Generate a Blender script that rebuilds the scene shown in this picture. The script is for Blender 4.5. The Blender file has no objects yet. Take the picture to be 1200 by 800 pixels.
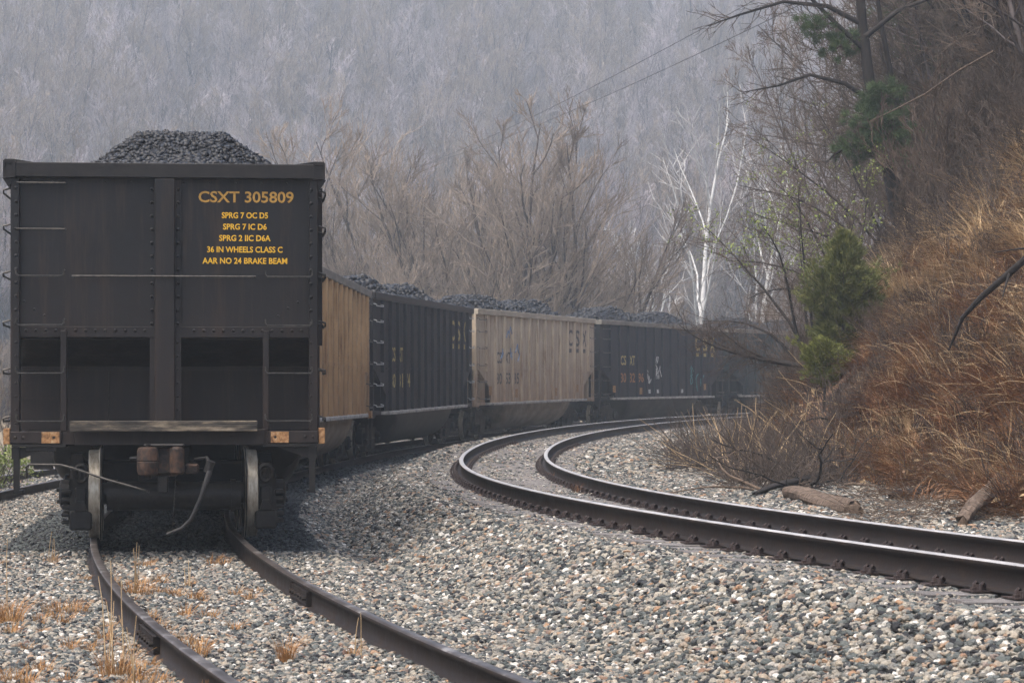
import bpy, math, random
import numpy as np
from mathutils import Vector, Matrix

# ------------------------------------------------------------------ camera, light, exposure
scene = bpy.context.scene
COL = scene.collection
ZC = 2.0                      # camera height
F = 2900.0                    # focal length in photo pixels (photo is 1200 wide)
cam_data = bpy.data.cameras.new("camera")
cam = bpy.data.objects.new("camera", cam_data); COL.objects.link(cam)
cam.location = (0, 0, ZC); cam.rotation_euler = (math.radians(90), 0, 0)
cam_data.sensor_width = 36; cam_data.lens = F / 1200 * 36
cam_data.shift_y = 50 / 1200
cam_data.clip_start = 0.5; cam_data.clip_end = 5000
cam_data.dof.use_dof = True; cam_data.dof.focus_distance = 26; cam_data.dof.aperture_fstop = 9
scene.camera = cam

world = bpy.data.worlds.new("World"); scene.world = world; world.use_nodes = True
wn = world.node_tree.nodes; wl = world.node_tree.links
bg = wn["Background"]
sky = wn.new("ShaderNodeTexSky"); sky.sky_type = 'NISHITA'; sky.sun_disc = False
SUN_EL, SUN_AZ = 64, 228       # azimuth clockwise from +Y
sky.sun_elevation = math.radians(SUN_EL); sky.sun_rotation = math.radians(SUN_AZ)
sky.dust_density = 6.0; sky.air_density = 1.0; sky.ozone_density = 1.0
wl.new(sky.outputs[0], bg.inputs[0]); bg.inputs[1].default_value = 0.15
sun_d = bpy.data.lights.new("sun", 'SUN'); sun = bpy.data.objects.new("sun", sun_d); COL.objects.link(sun)
sun_d.energy = .8; sun_d.angle = math.radians(70); sun_d.color = (1, .96, .9)
sd = Vector((math.sin(math.radians(SUN_AZ)) * math.cos(math.radians(SUN_EL)),
             math.cos(math.radians(SUN_AZ)) * math.cos(math.radians(SUN_EL)), math.sin(math.radians(SUN_EL))))
sun.rotation_euler = sd.to_track_quat('Z', 'Y').to_euler()
scene.view_settings.view_transform = 'Standard'; scene.view_settings.look = 'None'
scene.view_settings.exposure = 1.2; scene.view_settings.gamma = 1
scene.view_settings.use_curve_mapping = False
cy = scene.cycles
cy.use_denoising = True; cy.denoising_prefilter = 'NONE'; cy.max_bounces = 6; cy.diffuse_bounces = 3; cy.glossy_bounces = 3
cy.transmission_bounces = 2; cy.volume_bounces = 2; cy.transparent_max_bounces = 4
cy.use_adaptive_sampling = True

R = np.random.default_rng(11)
random.seed(5)

# ------------------------------------------------------------------ materials
def ramp(n, stops, interp='LINEAR'):
    cr = n.color_ramp; cr.interpolation = interp
    while len(cr.elements) > 1: cr.elements.remove(cr.elements[-1])
    cr.elements[0].position = stops[0][0]; cr.elements[0].color = (*stops[0][1], 1)
    for p, c in stops[1:]:
        e = cr.elements.new(p); e.color = (*c, 1)

def new_mat(name, rough=.8, metal=0., spec=.5):
    m = bpy.data.materials.new(name); m.use_nodes = True
    b = m.node_tree.nodes["Principled BSDF"]
    b.inputs['Roughness'].default_value = rough; b.inputs['Metallic'].default_value = metal
    b.inputs['Specular IOR Level'].default_value = spec
    return m, m.node_tree.nodes, m.node_tree.links, b

def noise_mat(name, stops, scale=5, rough=.8, metal=0., stretch=(1, 1, 1), detail=6, bump=0., bump_scale=None,
              spec=.25, rand=0., rough2=None):
    """colour from a noise field in object space, optional bump, optional per-object value shift"""
    m, N, L, b = new_mat(name, rough, metal, spec)
    tc = N.new("ShaderNodeTexCoord"); mp = N.new("ShaderNodeMapping"); mp.inputs['Scale'].default_value = stretch
    nz = N.new("ShaderNodeTexNoise"); nz.inputs['Scale'].default_value = scale; nz.inputs['Detail'].default_value = detail
    nz.inputs['Roughness'].default_value = .65
    L.new(tc.outputs['Object'], mp.inputs[0]); L.new(mp.outputs[0], nz.inputs['Vector'])
    cr = N.new("ShaderNodeValToRGB"); ramp(cr, stops); L.new(nz.outputs['Fac'], cr.inputs[0])
    out = cr.outputs[0]
    if rand:
        oi = N.new("ShaderNodeObjectInfo"); hv = N.new("ShaderNodeHueSaturation")
        mr = N.new("ShaderNodeMapRange"); mr.inputs[3].default_value = 1 - rand; mr.inputs[4].default_value = 1 + rand
        L.new(oi.outputs['Random'], mr.inputs[0]); L.new(mr.outputs[0], hv.inputs['Value']); L.new(out, hv.inputs['Color'])
        out = hv.outputs[0]
    L.new(out, b.inputs['Base Color'])
    if rough2 is not None:
        rr = N.new("ShaderNodeMapRange"); rr.inputs[1].default_value = .35; rr.inputs[2].default_value = .65
        rr.inputs[3].default_value = rough; rr.inputs[4].default_value = rough2
        L.new(nz.outputs['Fac'], rr.inputs[0]); L.new(rr.outputs[0], b.inputs['Roughness'])
    if bump:
        n2 = N.new("ShaderNodeTexNoise"); n2.inputs['Scale'].default_value = bump_scale or scale * 4; n2.inputs['Detail'].default_value = 6
        L.new(mp.outputs[0], n2.inputs['Vector'])
        bp = N.new("ShaderNodeBump"); bp.inputs['Strength'].default_value = bump; bp.inputs['Distance'].default_value = .02
        L.new(n2.outputs['Fac'], bp.inputs['Height']); L.new(bp.outputs[0], b.inputs['Normal'])
    return m

def paint_mat(name, base, base2, rust, rust_amt=.5, dirt=(.05, .035, .025), low=.8, rough=.55, vert_rust=True):
    """weathered car paint: mottled base, vertical rust streaks, brown road grime that is thicker low on the car"""
    m, N, L, b = new_mat(name, rough, 0, .28)
    tc = N.new("ShaderNodeTexCoord")
    n1 = N.new("ShaderNodeTexNoise"); n1.inputs['Scale'].default_value = 1.3; n1.inputs['Detail'].default_value = 8; n1.inputs['Roughness'].default_value = .7
    L.new(tc.outputs['Object'], n1.inputs['Vector'])
    c1 = N.new("ShaderNodeValToRGB"); ramp(c1, [(.35, base), (.65, base2)]); L.new(n1.outputs['Fac'], c1.inputs[0])
    mp = N.new("ShaderNodeMapping"); mp.inputs['Scale'].default_value = (9, 9, .7); L.new(tc.outputs['Object'], mp.inputs[0])
    n2 = N.new("ShaderNodeTexNoise"); n2.inputs['Scale'].default_value = 1.; n2.inputs['Detail'].default_value = 9; n2.inputs['Roughness'].default_value = .7
    L.new(mp.outputs[0], n2.inputs['Vector'])
    c2 = N.new("ShaderNodeValToRGB"); ramp(c2, [(.5, (0, 0, 0)), (.68, (1, 1, 1))]); L.new(n2.outputs['Fac'], c2.inputs[0])
    mm = N.new("ShaderNodeMath"); mm.operation = 'MULTIPLY'; mm.inputs[1].default_value = rust_amt; L.new(c2.outputs[0], mm.inputs[0])
    mx = N.new("ShaderNodeMixRGB"); L.new(mm.outputs[0], mx.inputs[0]); L.new(c1.outputs[0], mx.inputs[1]); mx.inputs[2].default_value = (*rust, 1)
    # grime band by height
    sx = N.new("ShaderNodeSeparateXYZ"); L.new(tc.outputs['Object'], sx.inputs[0])
    mr = N.new("ShaderNodeMapRange"); mr.inputs[1].default_value = 2.9; mr.inputs[2].default_value = 1.0; L.new(sx.outputs[2], mr.inputs[0])
    n3 = N.new("ShaderNodeTexNoise"); n3.inputs['Scale'].default_value = 3; n3.inputs['Detail'].default_value = 10; n3.inputs['Roughness'].default_value = .75
    mp3 = N.new("ShaderNodeMapping"); mp3.inputs['Scale'].default_value = (1.5, 1.5, .6); L.new(tc.outputs['Object'], mp3.inputs[0]); L.new(mp3.outputs[0], n3.inputs['Vector'])
    m2 = N.new("ShaderNodeMath"); m2.operation = 'MULTIPLY'; L.new(mr.outputs[0], m2.inputs[0]); L.new(n3.outputs['Fac'], m2.inputs[1])
    m3 = N.new("ShaderNodeMath"); m3.operation = 'MULTIPLY'; m3.inputs[1].default_value = low * 1.6; m3.use_clamp = True; L.new(m2.outputs[0], m3.inputs[0])
    m4 = N.new("ShaderNodeMixRGB"); L.new(m3.outputs[0], m4.inputs[0]); L.new(mx.outputs[0], m4.inputs[1]); m4.inputs[2].default_value = (*dirt, 1)
    L.new(m4.outputs[0], b.inputs['Base Color'])
    n5 = N.new("ShaderNodeTexNoise"); n5.inputs['Scale'].default_value = 60; n5.inputs['Detail'].default_value = 4; L.new(tc.outputs['Object'], n5.inputs['Vector'])
    bp = N.new("ShaderNodeBump"); bp.inputs['Strength'].default_value = .25; bp.inputs['Distance'].default_value = .004
    L.new(n5.outputs['Fac'], bp.inputs['Height']); L.new(bp.outputs[0], b.inputs['Normal'])
    rr = N.new("ShaderNodeMapRange"); rr.inputs[3].default_value = rough - .12; rr.inputs[4].default_value = rough + .25; L.new(n3.outputs['Fac'], rr.inputs[0]); L.new(rr.outputs[0], b.inputs['Roughness'])
    return m

def stone_mat(name, stops, rough=.75):
    m, N, L, b = new_mat(name, rough, 0, .4)
    at = N.new("ShaderNodeAttribute"); at.attribute_type = 'INSTANCER'; at.attribute_name = 'tint'
    cr = N.new("ShaderNodeValToRGB"); ramp(cr, stops); L.new(at.outputs['Fac'], cr.inputs[0])
    tc = N.new("ShaderNodeTexCoord"); nz = N.new("ShaderNodeTexNoise"); nz.inputs['Scale'].default_value = 2.5; nz.inputs['Detail'].default_value = 4
    L.new(tc.outputs['Object'], nz.inputs['Vector'])
    hv = N.new("ShaderNodeHueSaturation"); mr = N.new("ShaderNodeMapRange"); mr.inputs[1].default_value = .3; mr.inputs[2].default_value = .7; mr.inputs[3].default_value = .7; mr.inputs[4].default_value = 1.3
    L.new(nz.outputs['Fac'], mr.inputs[0]); L.new(mr.outputs[0], hv.inputs['Value']); L.new(cr.outputs[0], hv.inputs['Color']); L.new(hv.outputs[0], b.inputs['Base Color'])
    return m

STONE_STOPS = [(0, (.008, .008, .010)), (.13, (.028, .031, .036)), (.27, (.062, .074, .072)), (.42, (.11, .122, .122)), (.56, (.18, .17, .152)),
               (.69, (.26, .243, .21)), (.78, (.34, .315, .265)), (.84, (.30, .25, .195)), (.875, (.24, .19, .15)), (.905, (.32, .20, .12)), (.925, (.13, .08, .065)), (.95, (.44, .43, .40)), (1, (.62, .61, .58))]
STONE_STOPS = [(p, tuple(c * .88 for c in col)) for p, col in STONE_STOPS]
STONE_STOPS = [(p, (c[0] * 1.0, c[1] * .985, c[2] * .94)) for p, c in STONE_STOPS]
M = {}
M['stone'] = stone_mat('ballast_stone', STONE_STOPS)
M['black'] = paint_mat('black_car_paint', (.0045, .005, .0062), (.0095, .010, .012), (.034, .022, .016), .7, (.030, .019, .014), .55, .42)
M['tan'] = paint_mat('tan_car_paint', (.36, .23, .115), (.50, .335, .18), (.12, .06, .03), .9, (.17, .09, .045), .7)
M['dark2'] = paint_mat('old_black_paint', (.006, .007, .010), (.012, .014, .018), (.02, .017, .016), .5, (.016, .015, .015), .4)
M['cream'] = paint_mat('cream_car_paint', (.40, .325, .235), (.52, .44, .33), (.14, .07, .04), 1., (.22, .13, .08), .75)
M['blue'] = paint_mat('blue_black_paint', (.008, .012, .02), (.014, .019, .028), (.02, .018, .02), .4, (.016, .016, .018), .4)
M['teal'] = paint_mat('teal_black_paint', (.01, .022, .026), (.016, .028, .032), (.02, .018, .018), .4, (.016, .016, .016), .4)
M['chord'] = noise_mat('grey_rim_steel', [(.3, (.12, .11, .095)), (.7, (.26, .24, .2))], 6, .6, 0, (1, .3, 1))
M['chord_black'] = noise_mat('black_rim_steel', [(.3, (.009, .009, .010)), (.7, (.02, .018, .017))], 6, .5, 0, (1, .3, 1), bump=.1)
M['chord_cream'] = noise_mat('cream_rim_steel', [(.3, (.28, .24, .18)), (.7, (.48, .42, .33))], 6, .6, 0, (1, .3, 1))
M['ledge'] = noise_mat('dusty_ledge', [(.35, (.2, .19, .18)), (.65, (.45, .42, .38))], 8, .8, 0, (1, .4, 1))
M['grime'] = noise_mat('greasy_black_iron', [(.3, (.004, .004, .0045)), (.55, (.010, .0095, .009)), (.75, (.026, .019, .015))], 9, .5, 0, bump=.3, rough2=.75)
M['iron'] = noise_mat('dark_worn_iron', [(.3, (.008, .008, .0085)), (.7, (.024, .022, .02))], 14, .45, .2, bump=.15)
M['handrail'] = noise_mat('worn_grab_iron', [(.35, (.02, .02, .02)), (.65, (.06, .056, .05))], 25, .4, .3)
M['tread'] = noise_mat('polished_wheel_tread', [(.3, (.20, .18, .14)), (.5, (.38, .35, .29)), (.7, (.55, .52, .46))], 9, .38, .75, (4, 1, 1), rough2=.55)
M['rust'] = noise_mat('rusty_casting', [(.34, (.010, .011, .012)), (.47, (.028, .020, .016)), (.57, (.06, .033, .021)), (.72, (.09, .055, .036))], 11, .7, 0, bump=.4)
M['hose'] = noise_mat('air_hose_rubber', [(.3, (.008, .008, .009)), (.7, (.028, .028, .028))], 20, .5)
M['platform'] = noise_mat('worn_platform', [(.38, (.02, .018, .016)), (.52, (.06, .052, .042)), (.62, (.17, .14, .10)), (.75, (.32, .28, .22))], 3, .7, 0, (1, 5, 5), bump=.15)
M['reflector'] = noise_mat('faded_reflector', [(.38, (.12, .06, .025)), (.52, (.34, .18, .075)), (.68, (.44, .32, .19))], 22, .6)
M['amber'] = noise_mat('amber_lettering', [(.35, (.30, .17, .04)), (.6, (.46, .27, .06))], 22, .6)
M['yellow'] = noise_mat('yellow_lettering', [(.35, (.52, .30, .02)), (.6, (.66, .40, .03))], 22, .6)
M['old_yellow'] = noise_mat('faded_yellow_lettering', [(.35, (.22, .17, .07)), (.5, (.42, .33, .13)), (.7, (.5, .42, .22))], 5, .7)
M['old_orange'] = noise_mat('faded_orange_lettering', [(.35, (.22, .1, .05)), (.7, (.42, .2, .08))], 5, .7)
M['old_black'] = noise_mat('faded_black_lettering', [(.35, (.05, .05, .055)), (.6, (.12, .115, .11)), (.75, (.3, .26, .2))], 5, .7)
M['paint_blue'] = noise_mat('blue_spray_paint', [(.4, (.12, .17, .27)), (.6, (.25, .3, .38))], 8, .7)
M['paint_white'] = noise_mat('white_spray_paint', [(.4, (.3, .3, .3)), (.6, (.6, .6, .58))], 8, .7)
M['paint_teal'] = noise_mat('teal_spray_paint', [(.4, (.05, .16, .17)), (.6, (.1, .25, .26))], 8, .7)
M['rail_side'] = noise_mat('rail_brown_steel', [(.3, (.008, .006, .005)), (.55, (.017, .0115, .009)), (.75, (.036, .024, .017))], 5, .6, 0, bump=.12, bump_scale=40, rough2=.75)
M['rail_top'] = noise_mat('rail_running_surface', [(.35, (.3, .29, .28)), (.65, (.52, .50, .48))], 2.5, .38, .25)  # worn steel, with the rail's bright sheen partly put into the base colour
M['rail_top_dull'] = noise_mat('rail_rusty_surface', [(.35, (.05, .04, .034)), (.55, (.10, .085, .075)), (.72, (.34, .32, .30))], 4, .4, .5)
M['clip'] = noise_mat('clip_iron', [(.3, (.02, .015, .014)), (.7, (.075, .055, .05))], 20, .6, .1)
M['tie'] = noise_mat('weathered_tie_wood', [(.3, (.05, .045, .042)), (.5, (.15, .14, .132)), (.7, (.34, .32, .305))], 6, .85, 0, (1, 9, 9), bump=.5)
M['ballast_bed'] = None
M['bark_dark'] = noise_mat('dark_bark', [(.3, (.012, .010, .009)), (.6, (.028, .024, .022)), (.8, (.06, .055, .052))], 8, .9, 0, (1, 1, .3), bump=.5)
M['bark_grey'] = noise_mat('grey_bark', [(.3, (.055, .045, .045)), (.65, (.13, .11, .105))], 6, .9, 0, (1, 1, .4), rand=.3)
M['bark_white'] = noise_mat('white_bark', [(.35, (.22, .22, .21)), (.5, (.5, .5, .48)), (.7, (.72, .72, .69))], 1.2, .8)
M['twig_purple'] = noise_mat('hazed_purple_twigs', [(.3, (.19, .165, .175)), (.7, (.40, .355, .37))], 1, .9, rand=.45)  # twig colour paled so it carries part of the hill's haze
M['twig_mid'] = noise_mat('brown_grey_twigs', [(.3, (.06, .047, .039)), (.7, (.18, .14, .108))], 2, .9, rand=.35)
M['twig_red'] = noise_mat('reddish_twigs', [(.3, (.16, .10, .09)), (.7, (.34, .22, .19))], 1.5, .9, rand=.3)
M['twig_tan'] = noise_mat('tan_twigs', [(.3, (.13, .105, .085)), (.7, (.30, .245, .19))], 1.5, .9, rand=.25)
M['twig_dark'] = noise_mat('dark_twigs', [(.3, (.04, .032, .028)), (.7, (.13, .10, .08))], 2, .9, rand=.3)
M['twig_white'] = noise_mat('pale_twigs', [(.3, (.3, .29, .28)), (.7, (.55, .54, .52))], 1, .9)
M['twig_brown'] = noise_mat('brown_brush', [(.3, (.035, .026, .02)), (.7, (.11, .078, .056))], 2, .9, rand=.3)
M['needle'] = noise_mat('pine_needles', [(.3, (.03, .055, .022)), (.6, (.065, .10, .035)), (.8, (.13, .16, .05))], 3, .7)
M['cedar'] = noise_mat('cedar_sprays', [(.3, (.04, .055, .016)), (.55, (.13, .14, .042)), (.8, (.28, .26, .09))], 6, .75)
M['cedar_bright'] = noise_mat('young_cedar_sprays', [(.3, (.06, .075, .015)), (.6, (.16, .17, .04)), (.8, (.28, .27, .08))], 5, .75)
M['leaf'] = noise_mat('spring_leaves', [(.3, (.10, .15, .03)), (.7, (.26, .31, .08))], 3, .6)
M['pale_leaf'] = noise_mat('pale_hill_leaves', [(.3, (.15, .17, .07)), (.7, (.25, .26, .12))], 1, .7)
M['dead_leaf'] = noise_mat('dead_beech_leaves', [(.3, (.25, .12, .05)), (.7, (.42, .22, .1))], 1, .8)
M['leaf_brown'] = noise_mat('dead_brown_leaves', [(.3, (.06, .035, .022)), (.5, (.17, .10, .06)), (.7, (.34, .22, .14))], 7, .85)
M['straw'] = noise_mat('straw_grass', [(.3, (.26, .175, .09)), (.7, (.62, .46, .27))], 9, .8, rand=.35)
M['rust_grass'] = noise_mat('rust_dead_grass', [(.25, (.05, .027, .016)), (.5, (.215, .105, .05)), (.75, (.48, .27, .135))], 9, .85, rand=.45)
M['orange_weed'] = noise_mat('orange_weeds', [(.3, (.20, .09, .03)), (.5, (.36, .19, .075)), (.7, (.52, .34, .16))], 16, .85)
M['wood'] = noise_mat('rotting_log', [(.3, (.05, .035, .025)), (.55, (.13, .095, .07)), (.75, (.24, .19, .15))], 5, .9, 0, (3, 3, .6), bump=.7)
M['cable'] = noise_mat('power_cable', [(.3, (.02, .02, .02)), (.7, (.04, .04, .04))], 1, .6)
M['water'] = noise_mat('river_water', [(.4, (.10, .11, .11)), (.7, (.2, .21, .21))], .3, .08, 0, (1, 1, 1), bump=.3, bump_scale=2)
M['limestone'] = noise_mat('pale_boulder', [(.3, (.3, .3, .31)), (.7, (.55, .55, .56))], 3, .8, bump=.4)

M['bark_willow'] = noise_mat('willow_bark', [(.3, (.035, .028, .025)), (.65, (.085, .07, .06))], 4, .9)
def coal_mat():
    m, N, L, b = new_mat('coal', .5, 0, .4)
    tc = N.new("ShaderNodeTexCoord"); v = N.new("ShaderNodeTexNoise"); v.inputs['Scale'].default_value = 16; v.inputs['Detail'].default_value = 5
    L.new(tc.outputs['Object'], v.inputs['Vector']); cr = N.new("ShaderNodeValToRGB"); ramp(cr, [(.35, (.005, .0055, .0065)), (.6, (.014, .015, .018)), (.75, (.038, .041, .047))])
    L.new(v.outputs['Fac'], cr.inputs[0]); L.new(cr.outputs[0], b.inputs['Base Color'])
    return m
M['coal'] = coal_mat()

def bed_mat():
    """gravel sheet below and beyond the loose stones: cell-coloured, bumpy"""
    m, N, L, b = new_mat('gravel_bed', .85)
    tc = N.new("ShaderNodeTexCoord"); v = N.new("ShaderNodeTexVoronoi"); v.inputs['Scale'].default_value = 16; v.inputs['Randomness'].default_value = 1
    L.new(tc.outputs['Object'], v.inputs['Vector'])
    sx = N.new("ShaderNodeSeparateColor"); L.new(v.outputs['Color'], sx.inputs[0])
    cr = N.new("ShaderNodeValToRGB"); ramp(cr, [(p, tuple(c * .72 for c in col)) for p, col in STONE_STOPS]); L.new(sx.outputs[0], cr.inputs[0])
    L.new(cr.outputs[0], b.inputs['Base Color'])
    bp = N.new("ShaderNodeBump"); bp.inputs['Strength'].default_value = .9; bp.inputs['Distance'].default_value = .03; bp.invert = True
    L.new(v.outputs['Distance'], bp.inputs['Height']); L.new(bp.outputs[0], b.inputs['Normal'])
    return m
M['ballast_bed'] = bed_mat()
M['soil'] = noise_mat('brown_leaf_litter', [(.3, (.05, .032, .022)), (.5, (.12, .07, .045)), (.7, (.22, .13, .075))], 1.2, .95, 0, detail=12, bump=.6, bump_scale=8)
M['forest_floor'] = noise_mat('hill_leaf_litter', [(.3, (.08, .055, .05)), (.5, (.15, .095, .08)), (.62, (.27, .15, .10)), (.75, (.36, .21, .13))], .05, .95, 0, detail=12)
M['verge'] = noise_mat('dry_verge', [(.35, (.12, .10, .07)), (.6, (.25, .2, .13))], 1, .95, 0, detail=10)

# ------------------------------------------------------------------ mesh helpers
def mesh_np(name, V, Fs, mats, parent=None, midx=None, smooth=False):
    """V (n,3); Fs list of int arrays (m,k)"""
    me = bpy.data.meshes.new(name)
    V = np.asarray(V, np.float32); me.vertices.add(len(V)); me.vertices.foreach_set('co', V.ravel())
    Fs = [np.asarray(f, np.int32) for f in Fs if len(f)]
    loops = np.concatenate([f.ravel() for f in Fs]); counts = np.concatenate([np.full(len(f), f.shape[1], np.int32) for f in Fs])
    me.loops.add(len(loops)); me.loops.foreach_set('vertex_index', loops)
    me.polygons.add(len(counts)); me.polygons.foreach_set('loop_start', np.concatenate([[0], np.cumsum(counts)[:-1]]).astype(np.int32))
    for mt in (mats if isinstance(mats, (list, tuple)) else [mats]): me.materials.append(mt)
    if midx is not None: me.polygons.foreach_set('material_index', np.asarray(midx, np.int32))
    if smooth: me.polygons.foreach_set('use_smooth', np.ones(len(counts), bool))
    me.update(calc_edges=True)
    o = bpy.data.objects.new(name, me); COL.objects.link(o)
    if parent: o.parent = parent
    return o

def tag(o, label=None, cat=None, group=None, kind=None):
    if label: o['label'] = label
    if cat: o['category'] = cat
    if group: o['group'] = group
    if kind: o['kind'] = kind
    return o

def empty(name, loc, rz=0, **k):
    o = bpy.data.objects.new(name, None); COL.objects.link(o); o.location = loc; o.rotation_euler = (0, 0, rz)
    o.empty_display_size = .1
    return tag(o, **k)

class MB:
    """collects faces of any size, builds one mesh"""
    def __init__(s): s.v = []; s.f = []; s.m = []; s.cur = 0
    def add(s, vs, fs):
        b = len(s.v); s.v += [tuple(v) for v in vs]
        for f in fs: s.f.append([i + b for i in f]); s.m.append(s.cur)
    def box(s, x0, x1, y0, y1, z0, z1, bev=0.):
        if bev <= 0:
            vs = [(x, y, z) for x in (x0, x1) for y in (y0, y1) for z in (z0, z1)]
            s.add(vs, [(0, 1, 3, 2), (4, 6, 7, 5), (0, 4, 5, 1), (2, 3, 7, 6), (0, 2, 6, 4), (1, 5, 7, 3)])
        else:
            import bmesh
            bm = bmesh.new(); bmesh.ops.create_cube(bm, size=1)
            for v in bm.verts: v.co = Vector(((x0 + x1) / 2 + v.co.x * (x1 - x0), (y0 + y1) / 2 + v.co.y * (y1 - y0), (z0 + z1) / 2 + v.co.z * (z1 - z0)))
            bmesh.ops.bevel(bm, geom=bm.edges[:], offset=bev, segments=1, affect='EDGES')
            bm.verts.ensure_lookup_table()
            s.add([v.co[:] for v in bm.verts], [[v.index for v in f.verts] for f in bm.faces]); bm.free()
    def prism(s, poly, axis, a, b):
        """poly of 2D points extruded along axis (0,1,2) from a to b"""
        n = len(poly)
        def P(u, w, t): return {0: (t, u, w), 1: (u, t, w), 2: (u, w, t)}[axis]
        vs = [P(u, w, a) for u, w in poly] + [P(u, w, b) for u, w in poly]
        fs = [list(range(n))[::-1], list(range(n, 2 * n))] + [(i, (i + 1) % n, n + (i + 1) % n, n + i) for i in range(n)]
        s.add(vs, fs)
    def tube(s, pts, r, n=8, caps=True):
        pts = [Vector(p) for p in pts]; rr = r if isinstance(r, (list, tuple)) else [r] * len(pts)
        vs = []; up = None
        for i, p in enumerate(pts):
            d = (pts[min(i + 1, len(pts) - 1)] - pts[max(i - 1, 0)]).normalized()
            if up is None: up = Vector((0, 0, 1)) if abs(d.z) < .9 else Vector((1, 0, 0))
            a = d.cross(up).normalized(); b = a.cross(d).normalized(); up = b
            for k in range(n):
                t = 2 * math.pi * k / n; vs.append(p + (a * math.cos(t) + b * math.sin(t)) * rr[i])
        fs = [(i * n + k, i * n + (k + 1) % n, (i + 1) * n + (k + 1) % n, (i + 1) * n + k) for i in range(len(pts) - 1) for k in range(n)]
        if caps: fs += [list(range(n))[::-1], [(len(pts) - 1) * n + k for k in range(n)]]
        s.add(vs, fs)
    def lathe_x(s, prof, cx, cy_, cz, n=40, mats=None):
        """profile (x, radius) turned about an axis parallel to X"""
        b = len(s.v)
        for x, r in prof:
            for k in range(n):
                t = 2 * math.pi * k / n; s.v.append((cx + x, cy_ + r * math.cos(t), cz + r * math.sin(t)))
        for i in range(len(prof) - 1):
            for k in range(n):
                s.f.append([b + i * n + k, b + i * n + (k + 1) % n, b + (i + 1) * n + (k + 1) % n, b + (i + 1) * n + k]); s.m.append(mats[i] if mats else s.cur)
        s.f.append([b + k for k in range(n)]); s.m.append(s.cur); s.f.append([b + (len(prof) - 1) * n + k for k in range(n)]); s.m.append(s.cur)
    def rivet(s, x, y, z, ax=1, sg=-1, r=.014, h=.012):
        """dome head on a face whose outward direction is sg along axis ax"""
        vs = []
        for rr, hh in ((r, 0), (r * .75, h * .7), (r * .2, h)):
            for k in range(6):
                t = k * math.pi / 3; a, b = rr * math.cos(t), rr * math.sin(t)
                vs.append({1: (x + a, y + sg * hh, z + b), 0: (x + sg * hh, y + a, z + b)}[ax])
        s.add(vs, [(i * 6 + k, i * 6 + (k + 1) % 6, (i + 1) * 6 + (k + 1) % 6, (i + 1) * 6 + k) for i in range(2) for k in range(6)] + [[12 + k for k in range(6)]])
    def build(s, name, mats, parent=None, smooth=False):
        me = bpy.data.meshes.new(name); me.from_pydata(s.v, [], s.f)
        for mt in (mats if isinstance(mats, (list, tuple)) else [mats]): me.materials.append(mt)
        me.polygons.foreach_set('material_index', s.m)
        import bmesh
        bm = bmesh.new(); bm.from_mesh(me); bmesh.ops.recalc_face_normals(bm, faces=bm.faces); bm.to_mesh(me); bm.free()
        if smooth: me.polygons.foreach_set('use_smooth', [True] * len(me.polygons)); me.set_sharp_from_angle(angle=math.radians(35))
        me.update()
        o = bpy.data.objects.new(name, me); COL.objects.link(o)
        if parent: o.parent = parent
        return o

# ------------------------------------------------------------------ track centre lines
def centre(X, Z, h, k, ks, H, zs, S, back, cant):
    s = np.arange(0, S + .01, .25); kk = np.interp(s, ks, k)
    hd = h + np.concatenate([[0], np.cumsum((kk[1:] + kk[:-1]) / 2 * .25)])
    x = X + np.concatenate([[0], np.cumsum((np.sin(hd[1:]) + np.sin(hd[:-1])) / 2 * .25)])
    y = Z + np.concatenate([[0], np.cumsum((np.cos(hd[1:]) + np.cos(hd[:-1])) / 2 * .25)])
    z = ZC - np.interp(s, zs, H)
    z = np.convolve(np.pad(z, 24, 'edge'), np.ones(49) / 49, 'valid')
    sb = np.arange(-back, -.01, .25); hb = h + k[0] * np.maximum(sb, -10)
    xb = X - np.cumsum((np.sin(hb) * .25)[::-1])[::-1]; yb = Z - np.cumsum((np.cos(hb) * .25)[::-1])[::-1]
    return dict(s=np.r_[sb, s], x=np.r_[xb, x], y=np.r_[yb, y], z=np.r_[np.full(len(sb), z[0]), z], h=np.r_[hb, hd], cant=cant)
SPUR = centre(-.80115, 13.53476, -.28296, [.00932, .00946, .00901, .00621, .00888, .00521, .00521], [0, 12, 25, 40, 60, 90, 150],
              [1.58, 1.595, 1.75157, 1.58201, 1.44808], [0, 14, 40, 70, 150], 150, 40, 0)
MAIN = centre(3.71501, 15.71837, -.29961, [.0145, .0113, .01021, .00708, .00791, .00643, .006], [0, 8, 16, 26, 40, 70, 130],
              [1.10735, 1.23464, 1.32199, 1.18532, .92419 + .1], [0, 15, 30, 60, 130], 130, 40, -.04065)
def pos(T, s, off=0., dz=0.):
    x = np.interp(s, T['s'], T['x']); y = np.interp(s, T['s'], T['y']); z = np.interp(s, T['s'], T['z']); h = np.interp(s, T['s'], T['h'])
    return x + off * np.cos(h), y - off * np.sin(h), z + off * T['cant'] / 1.51 + dz, h
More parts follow.
